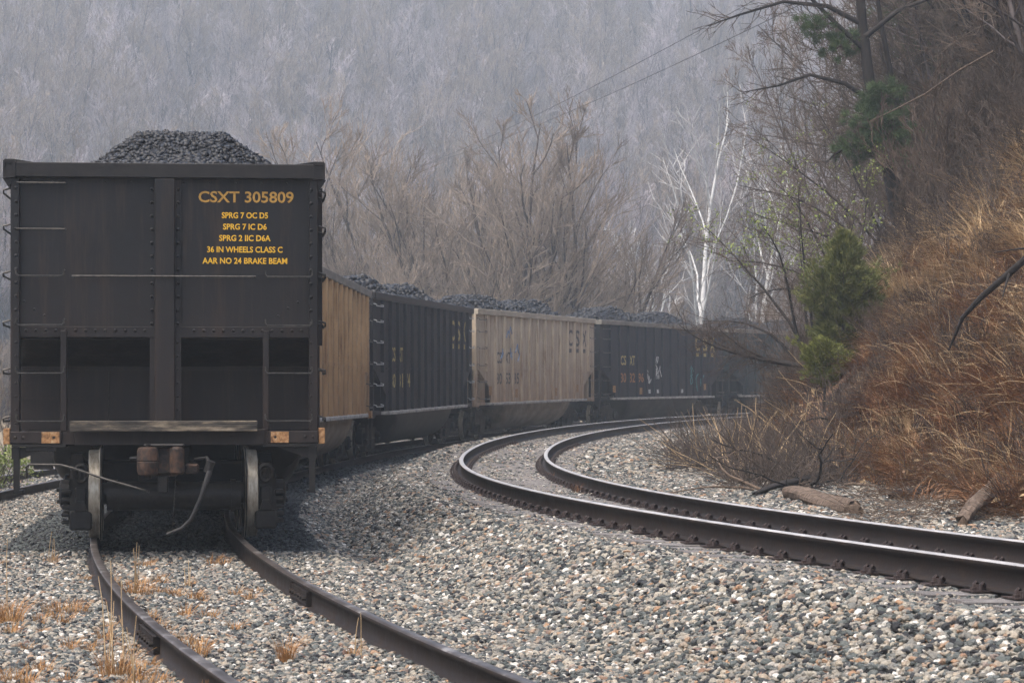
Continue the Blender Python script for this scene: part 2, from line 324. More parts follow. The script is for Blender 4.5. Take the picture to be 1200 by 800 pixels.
def lateral(T, P):
    """signed distance right of the centre line and rail-top level for points P (n,2)"""
    st = 4; tx, ty, tz, th = T['x'][::st], T['y'][::st], T['z'][::st], T['h'][::st]
    d = np.empty(len(P)); lv = np.empty(len(P)); 
    for i in range(0, len(P), 20000):
        Q = P[i:i + 20000]; dx = Q[:, :1] - tx; dy = Q[:, 1:] - ty; D = dx * dx + dy * dy; j = D.argmin(1); r = np.arange(len(Q))
        lat = dx[r, j] * np.cos(th[j]) - dy[r, j] * np.sin(th[j]); alo = dx[r, j] * np.sin(th[j]) + dy[r, j] * np.cos(th[j])
        end = (j == 0) | (j == len(tx) - 1)
        d[i:i + 20000] = np.where(end & (np.abs(alo) > 1.5), np.sign(lat) * np.sqrt(D[r, j]), lat); lv[i:i + 20000] = tz[j]
    return d, lv
def along(T, P):
    st = 4; tx, ty, th, ts = T['x'][::st], T['y'][::st], T['h'][::st], T['s'][::st]; out = np.empty(len(P))
    for i in range(0, len(P), 20000):
        Q = P[i:i + 20000]; dx = Q[:, :1] - tx; dy = Q[:, 1:] - ty; j = (dx * dx + dy * dy).argmin(1); r_ = np.arange(len(Q))
        out[i:i + 20000] = ts[j] + dx[r_, j] * np.sin(th[j]) + dy[r_, j] * np.cos(th[j])
    return out
def sstep(a, b, x): t = np.clip((x - a) / (b - a), 0, 1); return t * t * (3 - 2 * t)
def vnoise(x, y, seed=0):
    r = np.zeros_like(x)
    for i in range(5):
        a = seed * 1.7 + i * 2.1; f = 1.9 ** i
        r += np.sin(x * f * np.cos(a) + y * f * np.sin(a) + a * 3) * np.sin(y * f * np.cos(a * 1.3) - x * f * np.sin(a * 1.3) + a) / f ** .8
    return r / 2
def ground(P, full=False):
    P = np.asarray(P, float); x, y = P[:, 0], P[:, 1]
    ds, ls = lateral(SPUR, P); dm, lm = lateral(MAIN, P)
    floor = .05 + 0 * x
    # spur and the siding left of it share one bed
    zs = ls - .175 - .42 * np.maximum(np.abs(ds + 1.8) - 3.5, 0)
    lmc = lm + np.clip(dm, -1.6, 1.6) * MAIN['cant'] / 1.51
    zm = lmc - .222 + .001 * (np.abs(dm) < 1.38) - .50 * np.maximum(-dm - 1.75, 0) + .03 * np.clip(dm - 1.7, 0, 4)
    z = np.maximum(np.maximum(zs, zm), floor)
    k = .12; a, b = np.maximum(zs, floor), np.maximum(zm, floor); hmix = np.clip(.5 + .5 * (a - b) / k, 0, 1)
    z = a * hmix + b * (1 - hmix) + k * hmix * (1 - hmix)
    # river bed far left
    riv = sstep(-9, -14, ds) * sstep(-44, -36, ds)
    z = z - riv * 3.2
    # far hill beyond the river
    D = np.maximum(-ds - 138, 0)
    hill = .40 * D * sstep(0, 25, D) + 2.2 * vnoise(x * .045, y * .045, 3) * sstep(5, 40, D)
    hill = np.where(D > 175, 70. + 2.2 * vnoise(x * .045, y * .045, 3) + (D - 175) * .01, hill)
    z = z + hill * (ds < 0)
    # cut bank on the inside of the curve
    toe = 3.45 + 1.15 * sstep(24, 31, y) * sstep(98, 84, y) + .3 * vnoise(x * .5, y * .5, 1)
    t = np.maximum(dm - toe, 0)
    bank = 1.05 * np.minimum(t, 9.) * sstep(-.3, 1.2, t) + .5 * np.clip(t - 9, 0, 60) + .22 * vnoise(x * .7, y * .7, 2) * sstep(.3, 2.5, t)
    far = sstep(12, 0, y) * 0
    z = np.where(dm > toe, z + bank, z) + .02 * vnoise(x * 2.2, y * 2.2, 4)
    return (z, ds, dm, D, t) if full else z
def gz(x, y): return float(ground(np.array([[x, y]]))[0])
def at(px, Z): return ((px - 600) * Z / F, Z)

def ray(px, py, z0=14., z1=150.):
    Z = np.arange(z0, z1, .1); x = (px - 600) * Z / F; zz = ZC + (450 - py) * Z / F; g_ = ground(np.c_[x, Z]); h_ = g_ >= zz; i = int(np.argmax(h_)) if h_.any() else int((64 - z0) * 10)
    return float(x[i]), float(Z[i]), float(g_[i])
def axis(breaks):
    out = []
    for a, b, st in breaks: out += list(np.arange(a, b - 1e-6, st))
    out.append(breaks[-1][1]); return np.array(out)
gx = axis([(-700, -200, 50), (-200, -60, 7), (-60, -16, 2), (-16, -9, .4), (-9, 10, .16), (10, 18, .4), (18, 60, 1.4), (60, 200, 7), (200, 700, 50)])
gy = axis([(-200, 0, 20), (0, 8, 1), (8, 42, .18), (42, 60, .4), (60, 115, .8), (115, 320, 4), (320, 800, 40)])
GX, GY = np.meshgrid(gx, gy); P = np.c_[GX.ravel(), GY.ravel()]
gzv, gds, gdm, gD, gt = ground(P, True)
V = np.c_[P, gzv]
nx_, ny_ = len(gx), len(gy)
idx = np.arange(nx_ * ny_).reshape(ny_, nx_)
Q = np.stack([idx[:-1, :-1], idx[:-1, 1:], idx[1:, 1:], idx[1:, :-1]], -1).reshape(-1, 4)
qd, qs, qD, qt = gdm[Q].mean(1), gds[Q].mean(1), gD[Q].mean(1), gt[Q].mean(1)
jit = .35 * vnoise(P[Q[:, 0], 0] * 2, P[Q[:, 0], 1] * 2, 5)
mi = np.where(qt + jit * .8 > .15, 1, 0); mi = np.where(qs + jit < -8.5, 3, mi); mi = np.where(qD > 1, 2, mi)
g = mesh_np('ground', V, [Q], [M['ballast_bed'], M['soil'], M['forest_floor'], M['verge']], midx=mi, smooth=True); g['kind'] = 'structure'
wv = MB(); wv.box(-420, 260, 0, 420, -1.75, -1.7)
w = wv.build('river_water', M['water']); w['kind'] = 'structure'

# haze
hz = MB(); hz.box(-710, 710, -205, 805, -8, 96)
m = bpy.data.materials.new('haze_air'); m.use_nodes = True
for n in list(m.node_tree.nodes):
    if n.type == 'BSDF_PRINCIPLED': m.node_tree.nodes.remove(n)
pv = m.node_tree.nodes.new('ShaderNodeVolumePrincipled'); pv.inputs['Color'].default_value = (.80, .91, 1, 1); pv.inputs['Density'].default_value = .00092
pv.inputs['Anisotropy'].default_value = .2
m.node_tree.links.new(pv.outputs[0], m.node_tree.nodes['Material Output'].inputs['Volume'])
ho = hz.build('haze', m); ho['kind'] = 'stuff'

# ------------------------------------------------------------------ scattering through geometry nodes
def scatter(name, pts, rot, scl, tint, mat=None, sources=None, stone=False, kind='stuff', sub=2):
    me = bpy.data.meshes.new(name); me.vertices.add(len(pts)); me.vertices.foreach_set('co', np.asarray(pts, np.float32).ravel())
    for nm, ty, dat in (('rot', 'FLOAT_VECTOR', rot), ('scl', 'FLOAT_VECTOR', scl), ('tint', 'FLOAT', tint)):
        a = me.attributes.new(nm, ty, 'POINT'); a.data.foreach_set('vector' if ty == 'FLOAT_VECTOR' else 'value', np.asarray(dat, np.float32).ravel())
    a = me.attributes.new('idx', 'INT', 'POINT'); a.data.foreach_set('value', R.integers(0, 60, len(pts)).astype(np.int32))
    o = bpy.data.objects.new(name, me); COL.objects.link(o); o['kind'] = kind
    ng = bpy.data.node_groups.new(name + '_nodes', 'GeometryNodeTree')
    ng.interface.new_socket('Geometry', in_out='INPUT', socket_type='NodeSocketGeometry'); ng.interface.new_socket('Geometry', in_out='OUTPUT', socket_type='NodeSocketGeometry')
    N, L = ng.nodes, ng.links; gi = N.new('NodeGroupInput'); go = N.new('NodeGroupOutput')
    iop = N.new('GeometryNodeInstanceOnPoints'); jn = N.new('GeometryNodeJoinGeometry')
    if stone:
        for v in range(6):
            ic = N.new('GeometryNodeMeshIcoSphere'); ic.inputs['Radius'].default_value = 1; ic.inputs['Subdivisions'].default_value = sub
            sp = N.new('GeometryNodeSetPosition'); ps = N.new('GeometryNodeInputPosition'); nz = N.new('ShaderNodeTexVoronoi'); nz.inputs['Scale'].default_value = .9
            va = N.new('ShaderNodeVectorMath'); va.operation = 'ADD'; va.inputs[1].default_value = (v * 7.3, v * 3.1, v * 1.7)
            L.new(ps.outputs[0], va.inputs[0]); L.new(va.outputs[0], nz.inputs['Vector'])
            mr = N.new('ShaderNodeMapRange'); mr.inputs[1].default_value = .1; mr.inputs[2].default_value = .9; mr.inputs[3].default_value = 1.25; mr.inputs[4].default_value = .55
            L.new(nz.outputs['Distance'], mr.inputs[0]); sc = N.new('ShaderNodeVectorMath'); sc.operation = 'SCALE'
            L.new(ps.outputs[0], sc.inputs[0]); L.new(mr.outputs[0], sc.inputs['Scale']); L.new(sc.outputs[0], sp.inputs['Position']); L.new(ic.outputs[0], sp.inputs[0])
            sm = N.new('GeometryNodeSetMaterial'); sm.inputs['Material'].default_value = mat; L.new(sp.outputs[0], sm.inputs[0])
            g2 = N.new('GeometryNodeGeometryToInstance'); L.new(sm.outputs[0], g2.inputs[0]); L.new(g2.outputs[0], jn.inputs[0])
    else:
        for so in sources:
            oi = N.new('GeometryNodeObjectInfo'); oi.inputs['Object'].default_value = so; oi.inputs['As Instance'].default_value = True
            L.new(oi.outputs['Geometry'], jn.inputs[0])
    L.new(gi.outputs[0], iop.inputs['Points']); L.new(jn.outputs[0], iop.inputs['Instance']); iop.inputs['Pick Instance'].default_value = True
    def att(nm, ty):
        a = N.new('GeometryNodeInputNamedAttribute'); a.data_type = ty; a.inputs['Name'].default_value = nm
        return a.outputs['Attribute']
    L.new(att('idx', 'INT'), iop.inputs['Instance Index'])
    er = N.new('FunctionNodeEulerToRotation'); L.new(att('rot', 'FLOAT_VECTOR'), er.inputs[0]); L.new(er.outputs[0], iop.inputs['Rotation'])
    L.new(att('scl', 'FLOAT_VECTOR'), iop.inputs['Scale'])
    L.new(iop.outputs[0], go.inputs[0])
    md = o.modifiers.new('scatter', 'NODES'); md.node_group = ng
    return o

def near_ties(dm_pts, sv):  # filled below
    return dm_pts

# candidate stone positions
def stones(y0, y1, margin, dens, size, name, seed, xmin=None, xmax=None):
    r = np.random.default_rng(seed)
    n = int((y1 - y0) * (2 * (.207 * y1 + margin)) * dens)
    y = r.uniform(y0, y1, n); x = r.uniform(-1, 1, n) * (.207 * y1 + margin)
    k = np.abs(x) < .207 * y + margin; x, y = x[k], y[k]
    z, ds, dm, D, t = ground(np.c_[x, y], True)
    k = (ds > -6.2) & (t < .55 + .5 * vnoise(x * 1.5, y * 1.5, 9)) 
    # thin where the ties of the main track show, keep off rails
    on_ties = (np.abs(dm) < 1.42)
    ph = (along(MAIN, np.c_[x, y]) + 8) / .53; on_wood = np.abs(ph - np.round(ph)) < .2
    k &= ~(on_ties & on_wood & (r.random(len(x)) < np.where(y < 30, .80, .62))); k &= ~(on_ties & ~on_wood & (r.random(len(x)) < .1))
    k &= (np.abs(np.abs(dm) - .755) > .09) & (np.abs(np.abs(ds) - .755) > .075)
    x, y, z, dm, ds, t = x[k], y[k], z[k], dm[k], ds[k], t[k]
    n = len(x)
    s = size * (.55 + .75 * r.random(n) ** 1.6)
    mainside = (dm > -3.4)
    s *= np.where(mainside & ~(np.abs(dm) < 1.45), 1.12, .9); s *= np.where(np.abs(dm) < 1.45, .8, 1)
    scl = np.c_[s * r.uniform(.8, 1.25, n), s * r.uniform(.7, 1.1, n), s * r.uniform(.5, .85, n)]
    tint = r.random(n)
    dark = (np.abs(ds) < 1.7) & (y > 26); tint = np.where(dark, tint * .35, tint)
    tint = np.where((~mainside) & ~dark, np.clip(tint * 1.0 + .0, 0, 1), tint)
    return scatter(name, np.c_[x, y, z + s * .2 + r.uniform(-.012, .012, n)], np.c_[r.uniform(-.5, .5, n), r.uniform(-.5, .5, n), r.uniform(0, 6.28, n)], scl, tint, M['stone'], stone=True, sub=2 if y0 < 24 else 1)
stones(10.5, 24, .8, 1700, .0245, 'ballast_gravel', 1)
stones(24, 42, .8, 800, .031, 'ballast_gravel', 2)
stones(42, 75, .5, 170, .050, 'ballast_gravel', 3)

# ------------------------------------------------------------------ tracks
HEAD = [(-.036, -.034), (-.037, -.008), (-.028, 0), (.028, 0), (.037, -.008), (.036, -.034), (.011, -.048), (.009, -.10), (.011, -.155), (.03, -.163), (.073, -.174), (.073, -.186),
        (-.073, -.186), (-.073, -.174), (-.03, -.163), (-.011, -.155), (-.009, -.10), (-.011, -.048)]
def rail(T, off, s0, s1, step, mats, parent):
    ss = np.arange(s0, s1, step); n = len(HEAD)
    x, y, z, h = pos(T, ss, off)
    prof = np.array(HEAD); V = np.zeros((len(ss), n, 3))
    V[:, :, 0] = x[:, None] + prof[:, 0] * np.cos(h)[:, None]; V[:, :, 1] = y[:, None] - prof[:, 0] * np.sin(h)[:, None]; V[:, :, 2] = z[:, None] + prof[:, 1]
    i = np.arange(len(ss) - 1)[:, None] * n; k = np.arange(n)[None]; k2 = (k + 1) % n
    Fq = np.stack([i + k, i + k2, i + n + k2, i + n + k], -1).reshape(-1, 4)[:, ::-1]
    mi = np.tile(np.where((np.arange(n) >= 1) & (np.arange(n) <= 3), 1, 0), len(ss) - 1)
    o = mesh_np('rail', V.reshape(-1, 3), [Fq], mats, parent, mi)
    return o
def joint_bar(T, off, s, side, parent):
    x, y, z, h = [float(v) for v in pos(T, s, off)]
    b = MB(); b.box(side * .014, side * .045, -.46, .46, -.150, -.045, .008)
    for yy in (-.38, -.23, -.08, .08, .23, .38): b.tube([(side * .045, yy, -.1), (side * .075, yy, -.1)], .018, 6)
    b.tube([(side * .052, -.46, -.02), (side * .052, -.461, -.02)], .001, 3)
    o = b.build('joint_bar', M['rail_side'], parent); o.location = (x, y, z); o.rotation_euler = (0, 0, -h)
    return o

def fastening_mesh():
    b = MB()
    b.box(-.19, .19, -.09, .09, -.192, -.183)            # tie plate
    for sx in (-1, 1):
        for sy in (-.045, .045):                          # looped spring clips
            pts = [(sx * .13, sy - .03, -.19), (sx * .125, sy - .02, -.15), (sx * .10, sy, -.135), (sx * .075, sy + .02, -.15), (sx * .07, sy + .03, -.165)]
            b.tube(pts, .011, 5)
        b.box(sx * .1 - .022, sx * .1 + .022, -.03, .03, -.187, -.150)
        b.box(sx * .165 - .015, sx * .165 + .015, -.06, -.03, -.187, -.165)
    o = b.build('fastening', M['clip']); me = o.data; bpy.data.objects.remove(o); return me
FAST = fastening_mesh()
def tie_mesh(k):
    r = random.Random(k); b = MB(); L2 = 1.3
    nseg = 12; vs = []; 
    for i in range(nseg + 1):
        x = -L2 + 2 * L2 * i / nseg; w = .112 + r.uniform(-.006, .006); t = r.uniform(-.006, .003)
        vs += [(x, -w, -.36), (x, -w, -.197 + t - .006), (x, -w * .8, -.197 + t), (x, w * .8, -.197 + t * .5), (x, w, -.197 + t - .006), (x, w, -.36)]
    fs = [[i * 6 + j, i * 6 + j + 1, i * 6 + j + 7, i * 6 + j + 6] for i in range(nseg) for j in range(5)] + [[0, 1, 2, 3, 4, 5], [nseg * 6 + j for j in range(6)]]
    b.add(vs, fs); o = b.build('tie', M['tie']); me = o.data; bpy.data.objects.remove(o); return me
TIES = [tie_mesh(k) for k in range(5)]

main_t = empty('railway_track', (0, 0, 0), label='raised main railway track curving right, shiny heavy rails with looped clips on grey ties', cat='railway track')
rail(MAIN, -.755, -9, 118, .5, [M['rail_side'], M['rail_top']], main_t)
rail(MAIN, .755, -9, 118, .5, [M['rail_side'], M['rail_top']], main_t)
s = -8.; i = 0
while i < 100:
    x, y, z, h = [float(v) for v in pos(MAIN, s)]
    t = bpy.data.objects.new('tie', TIES[i % 5]); COL.objects.link(t); t.parent = main_t; t.location = (x, y, z)
    t.rotation_euler = (0, -math.atan(MAIN['cant'] / 1.51), -h + random.uniform(-.012, .012))
    for sg in (-1, 1):
        f = bpy.data.objects.new('fastening', FAST); COL.objects.link(f); f.parent = t; f.location = (sg * .755, 0, 0)
    s += .53; i += 1
b = MB(); far_ties = MB()
while s < 100:
    x, y, z, h = [float(v) for v in pos(MAIN, s)]; c, sn = math.cos(h), math.sin(h)
    vs = [(x + a * c + w * sn, y - a * sn + w * c, z + a * MAIN['cant'] / 1.51 + zz) for a in (-1.3, 1.3) for w in (-.11, .11) for zz in (-.3, -.197)]
    far_ties.add(vs, [(0, 1, 3, 2), (4, 6, 7, 5), (0, 4, 5, 1), (2, 3, 7, 6), (1, 5, 7, 3)]); s += .53
ft = far_ties.build('far_ties', M['tie'], main_t); ft['kind'] = 'stuff'

spur_t = empty('railway_track', (0, 0, 0), label='lower railway track under the coal train, dull brown rails sunk in gravel', cat='railway track')
for off in (-.755, .755): rail(SPUR, off, -8, 135, .5, [M['rail_side'], M['rail_top_dull']], spur_t)
joint_bar(SPUR, -.755, 3.2, -1, spur_t); joint_bar(SPUR, .755, 6.4, -1, spur_t)
for i, s in enumerate(np.arange(-6, 46, .56)):
    x, y, z, h = [float(v) for v in pos(SPUR, s)]
    t = bpy.data.objects.new('tie', TIES[i % 5]); COL.objects.link(t); t.parent = spur_t; t.location = (x, y, z - .004 + random.uniform(-.012, .004)); t.rotation_euler = (0, 0, -h + random.uniform(-.02, .02))
sid_t = empty('railway_track', (0, 0, 0), label='siding railway track far left, seen behind the left wheel of the coal car', cat='railway track')
for off in (-.755, .755): rail(SPUR, off - 3.75, -8, 100, 1., [M['rail_side'], M['rail_top_dull']], sid_t)

# ------------------------------------------------------------------ coal cars
CL = 14.8; CW = 1.53
def text_mesh(txt, h, w, mat, parent, name='lettering', bold=.0, loc=(0, 0, 0), rot=(0, 0, 0), align='CENTER'):
    cu = bpy.data.curves.new('txt', 'FONT'); cu.body = txt; cu.align_x = align; cu.align_y = 'CENTER'; cu.offset = bold; cu.extrude = .0; cu.resolution_u = 3
    o = bpy.data.objects.new('txt', cu); COL.objects.link(o); dg = bpy.context.evaluated_depsgraph_get(); dg.update()
    me = bpy.data.meshes.new_from_object(o.evaluated_get(dg)); bpy.data.objects.remove(o); bpy.data.curves.remove(cu)
    co = np.empty(len(me.vertices) * 3); me.vertices.foreach_get('co', co); co = co.reshape(-1, 3)
    lo, hi = co.min(0), co.max(0); co[:, 0] = (co[:, 0] - (lo[0] + hi[0]) / 2) / (hi[0] - lo[0]) * w; co[:, 1] = (co[:, 1] - (lo[1] + hi[1]) / 2) / (hi[1] - lo[1]) * h
    me.vertices.foreach_set('co', co.ravel()); me.materials.clear(); me.materials.append(mat); me.update()
    t = bpy.data.objects.new(name, me); COL.objects.link(t); t.parent = parent; t.location = loc; t.rotation_euler = rot
    return t

def grab(b, x0, x1, y, z, drop=.06, out=.06, r=.009):
    """horizontal rung on an end face (faces -y) whose ends turn up to the wall"""
    b.tube([(x0, y, z + drop), (x0, y - out, z + drop), (x0, y - out, z + .02), (x0 + .02, y - out, z), (x1 - .02, y - out, z), (x1, y - out, z + .02), (x1, y - out, z + drop), (x1, y, z + drop)], r, 6)
def rung_side(b, x, sg, y0, y1, z, out=.07, r=.011):
    b.tube([(x, y0, z + .05), (x + sg * out, y0, z + .03), (x + sg * out, y0 + .03, z), (x + sg * out, y1 - .03, z), (x + sg * out, y1, z + .03), (x, y1, z + .05)], r, 6)

def make_truck(root, yc, near):
    tr = empty('truck', (0, yc, 0)); tr.parent = root; tr.empty_display_size = .1
    R_ = .457
    for dy in (-.89, .89):
        b = MB()
        for sg in (-1, 1):
            prof = [(-.075, .10), (-.075, .17), (-.035, .2), (-.03, .36), (-.07, .385), (-.072, R_ - .012), (-.065, R_ - .002), (.03, R_ + .002), (.045, R_ + .026), (.058, R_ + .028), (.066, R_ + .012), (.068, .385), (.03, .36), (.02, .2), (.06, .17), (.06, .10)]
            mats = [0, 0, 0, 0, 0, 1, 1, 1, 0, 1, 0, 0, 0, 0, 0]
            b.lathe_x([(-sg * px_, pr) for px_, pr in prof], sg * .795, dy, R_, 48 if near else 24, mats)
        b.lathe_x([(-1.12, .085), (-.86, .09), (-.72, .115), (-.6, .095), (.6, .095), (.72, .115), (.86, .09), (1.12, .085)], 0, dy, R_, 16)
        b.build('wheelset', [M['grime'], M['tread']], tr, smooth=True)
    for sg in (-1, 1):
        b = MB()
        # cast side frame: arched truss outline with two openings
        out = [(-1.16, .36), (-1.16, .62), (-1.02, .70), (-.62, .72), (-.42, .86), (.42, .86), (.62, .72), (1.02, .70), (1.16, .62), (1.16, .36), (.98, .30), (.72, .34), (.5, .16), (-.5, .16), (-.72, .34), (-.98, .30)]
        b.prism(out, 0, sg * .93, sg * 1.06)
        b.prism([(-.30, .24), (.30, .24), (.22, .44), (-.22, .44)], 0, sg * 1.062, sg * 1.14)
        for k in (-.16, 0, .16): b.tube([(sg * 1.0, k, .2), (sg * 1.0, k, .6)], .07, 10)
        for dy in (-.89, .89):
            b.lathe_x([(-.06, .12), (-.05, .15), (.03, .15), (.05, .11), (.055, .03)] if sg > 0 else [(.06, .12), (.05, .15), (-.03, .15), (-.05, .11), (-.055, .03)], sg * 1.12, dy, R_, 16)
            for q in range(3):
                a = q * 2.09 + .5; b.tube([(sg * 1.16, dy + .08 * math.cos(a), R_ + .08 * math.sin(a)), (sg * 1.195, dy + .08 * math.cos(a), R_ + .08 * math.sin(a))], .022, 6)
        b.build('side_frame', M['grime'], tr, smooth=False)
        if near and yc < 5:
            # pedestal end: tall casting with an eye at the top, as seen end-on
            b = MB(); xc = sg * .945; y0 = -1.30
            prof = [(-.105, .12), (.105, .12), (.125, .2), (.11, .42), (.08, .5), (.085, .72), (.05, .785), (-.05, .785), (-.085, .72), (-.08, .5), (-.11, .42), (-.125, .2)]
            b.prism([(xc + u, v) for u, v in prof], 1, y0 + .05, y0 + .16)
            ring = [(xc + .062 * math.cos(a), y0 + .02, .675 + .085 * math.sin(a)) for a in np.linspace(0, 2 * math.pi, 17)]
            b.tube(ring, .026, 6, caps=False)
            b.box(xc - .06, xc + .06, y0 + .01, y0 + .06, .36, .54, .015); b.box(xc - .115, xc + .115, y0 - .02, y0 + .14, .10, .30, .02)
            b.prism([(xc - .06, .30), (xc + .06, .30), (xc + .035, .40), (xc - .035, .40)], 1, y0 - .03, y0 + .02)
            for q in range(5): b.box(sg * 1.09 - .05, sg * 1.09 + .05, y0 + .05, y0 + .25, .16 + q * .075, .205 + q * .075, .01)
            b.build('pedestal', M['iron'], tr)
            b = MB(); b.tube([(xc, y0 + .045, .675 - .05), (xc, y0 + .045, .675 + .05)], .05, 10); b.build('pedestal_eye', M['grime'], tr)
    b = MB(); b.box(-1.0, 1.0, -.22, .22, .42, .78, .03); b.box(-.35, .35, -.6, .6, .5, .7, .02)
    for dy in (-.42, .42): b.prism([(-.72, .42), (.72, .42), (.15, .52), (-.15, .52)], 1, dy - .03, dy + .03)
    b.box(-.15, .15, -1.9 + .35, 1.0, .70, .95)
    b.build('bolster', M['grime'], tr)
    if near and yc < 5:
        b = MB(); b.tube([(-.68, -1.36, .45), (.68, -1.36, .45)], .15, 22)
        for sx in (-.62, .58): b.tube([(sx, -1.36, .45), (sx + .05, -1.36, .45)], .17, 22)
        b.build('brake_beam', M['iron'], tr, smooth=True)
    return tr

def make_coupler(root, y, sg, near):
    c = MB(); f = lambda u: y + sg * u
    def bx(x0, x1, a, b_, z0, z1, bev=.02): c.box(x0, x1, min(f(a), f(b_)), max(f(a), f(b_)), z0, z1, bev)
    bx(-.10, .10, -.1, .28, .72, .92); bx(-.17, .16, .22, .40, .68, .99, .035)
    o = c.build('coupler', M['rust'], root)
    k = MB()
    zs_ = [.69, .70, .73, .82, .83, .84, .93, .96, .97]; rs_ = [.07, .095, .105, .108, .10, .108, .105, .095, .07]
    k.tube([(-.155, f(.44), z_) for z_ in zs_], rs_, 18); k.box(-.2, -.06, min(f(.28), f(.42)), max(f(.28), f(.42)), .72, .95, .03)
    k.build('knuckle', M['rust'], o, smooth=True)
    g = MB(); g.tube([(.13, f(.42), z_) for z_ in (.70, .72, .95, .975)], [.055, .075, .075, .055], 14); g.box(.05, .2, min(f(.26), f(.42)), max(f(.26), f(.42)), .72, .965, .03)
    g.box(.20, .34, min(f(.1), f(.3)), max(f(.1), f(.3)), .70, .80, .02)
    g.build('guard_arm', M['rust'], o, smooth=True)
    tp_ = MB(); tp_.box(-.2, .2, min(f(.2), f(.47)), max(f(.2), f(.47)), .972, 1.0, .012); tp_.tube([(-.26, f(.42), .86), (-.33, f(.43), .855)], .022, 8); tp_.box(-.04, .05, min(f(.26), f(.36)), max(f(.26), f(.36)), .66, .97, .01)  # top plate and stub; dark throat box stands in for the shaded gap
    tp_.build('coupler_plate_gap', M['iron'], o)
    p = MB(); p.tube([(-.15, f(.45), .66), (-.15, f(.45), 1.0)], .03, 10); p.box(-.06, .04, min(f(.3), f(.38)), max(f(.3), f(.38)), .52, .68, .01)
    p.build('knuckle_pin', M['iron'], o)
    h = MB()
    hp = [(.30, .2, .84), (.42, .3, .86), (.455, .38, .80), (.44, .44, .70), (.36, .47, .46), (.27, .47, .26), (.18, .45, .17), (.03, .45, .11)]
    h.tube([(u, f(v), w_) for u, v, w_ in hp], [.016, .018, .024, .028, .021, .021, .021, .018], 10)
    h.tube([(.43, f(.40), .72), (.465, f(.42), .83)], .045, 10)
    o = h.build('air_hose', M['hose'], root, smooth=True)
    ch = MB()
    for q in range(16): 
        z = .68 - q * .031; ch.tube([(.12 - q * .002 + (.008 if q % 2 else 0), f(.42), z), (.118 - q * .002, f(.42) + (.008 if q % 2 else 0), z - .026)], .008, 5)
    ch.build('hose_chain', M['iron'], root)

def heap_h(x, y, seed, h0=.63):
    hump = .30 + .70 * np.maximum(np.exp(-((y - 4.3) / 2.3) ** 2), np.exp(-((y - 10.3) / 2.3) ** 2)) + .06 * np.sin(y * 2.1 + seed)
    ends = np.minimum(sstep(0, 1, y / 3.2), 1) * np.minimum(sstep(0, 1, (CL - y) / 3.2), 1)
    top = h0 * hump * ends
    prof = top - .66 * np.maximum(np.abs(x + .08 * math.sin(seed) - (.14 if seed == 1 else 0)) - .46, 0)
    return np.maximum(prof, -.12 - .05 * np.cos(y * 2 + seed)) + .025 * vnoise(x * 5, y * 5, seed)

def coal_heap(T_loc, rz, seed, near, label):
    e = empty('coal_heap', T_loc, rz, label=label, cat='coal', group='coal heaped in the railway cars')
    r = np.random.default_rng(seed)
    n1, n2 = 40, 180; u = np.linspace(-1.44, 1.44, n1); v = np.linspace(.1, CL - .1, n2); U, Vv = np.meshgrid(u, v)
    Z = 3.78 + heap_h(U, Vv, seed, .70 if near else .50)
    Vt = np.c_[U.ravel(), Vv.ravel(), Z.ravel()]; id_ = np.arange(n1 * n2).reshape(n2, n1)
    Fq = np.stack([id_[:-1, :-1], id_[:-1, 1:], id_[1:, 1:], id_[1:, :-1]], -1).reshape(-1, 4)
    mesh_np('coal_surface', Vt, [Fq], M['coal'], e)
    n = 30000 if near else 9000; sz = .017 if near else .036
    x = r.uniform(-1.42, 1.42, n); y = r.uniform(.12, (7.0 if near else CL - .12), n); z = 3.78 + heap_h(x, y, seed, .70 if near else .50)
    t = (1 + 5 ** .5) / 2
    ico = np.array([(-1, t, 0), (1, t, 0), (-1, -t, 0), (1, -t, 0), (0, -1, t), (0, 1, t), (0, -1, -t), (0, 1, -t), (t, 0, -1), (t, 0, 1), (-t, 0, -1), (-t, 0, 1)]) / 1.9
    icf = np.array([(0, 11, 5), (0, 5, 1), (0, 1, 7), (0, 7, 10), (0, 10, 11), (1, 5, 9), (5, 11, 4), (11, 10, 2), (10, 7, 6), (7, 1, 8), (3, 9, 4), (3, 4, 2), (3, 2, 6), (3, 6, 8), (3, 8, 9), (4, 9, 5), (2, 4, 11), (6, 2, 10), (8, 6, 7), (9, 8, 1)])
    s = sz * (.4 + 2.3 * r.random(n) ** 5)
    Vc = ico[None] * r.uniform(.6, 1.35, (n, 12, 1)) * s[:, None, None] * np.stack([r.uniform(.7, 1.3, n), r.uniform(.7, 1.3, n), r.uniform(.6, 1, n)], -1)[:, None]
    a = r.uniform(0, 6.28, n); ca, sa = np.cos(a)[:, None], np.sin(a)[:, None]
    X = Vc[:, :, 0] * ca - Vc[:, :, 1] * sa + x[:, None]; Y = Vc[:, :, 0] * sa + Vc[:, :, 1] * ca + y[:, None]; Zc = Vc[:, :, 2] + z[:, None] + s[:, None] * .3
    Fi = (icf[None] + (np.arange(n) * 12)[:, None, None]).reshape(-1, 3)
    o = mesh_np('coal_lumps', np.stack([X, Y, Zc], -1).reshape(-1, 3), [Fi], M['coal'], e); o['kind'] = 'stuff'
    return e

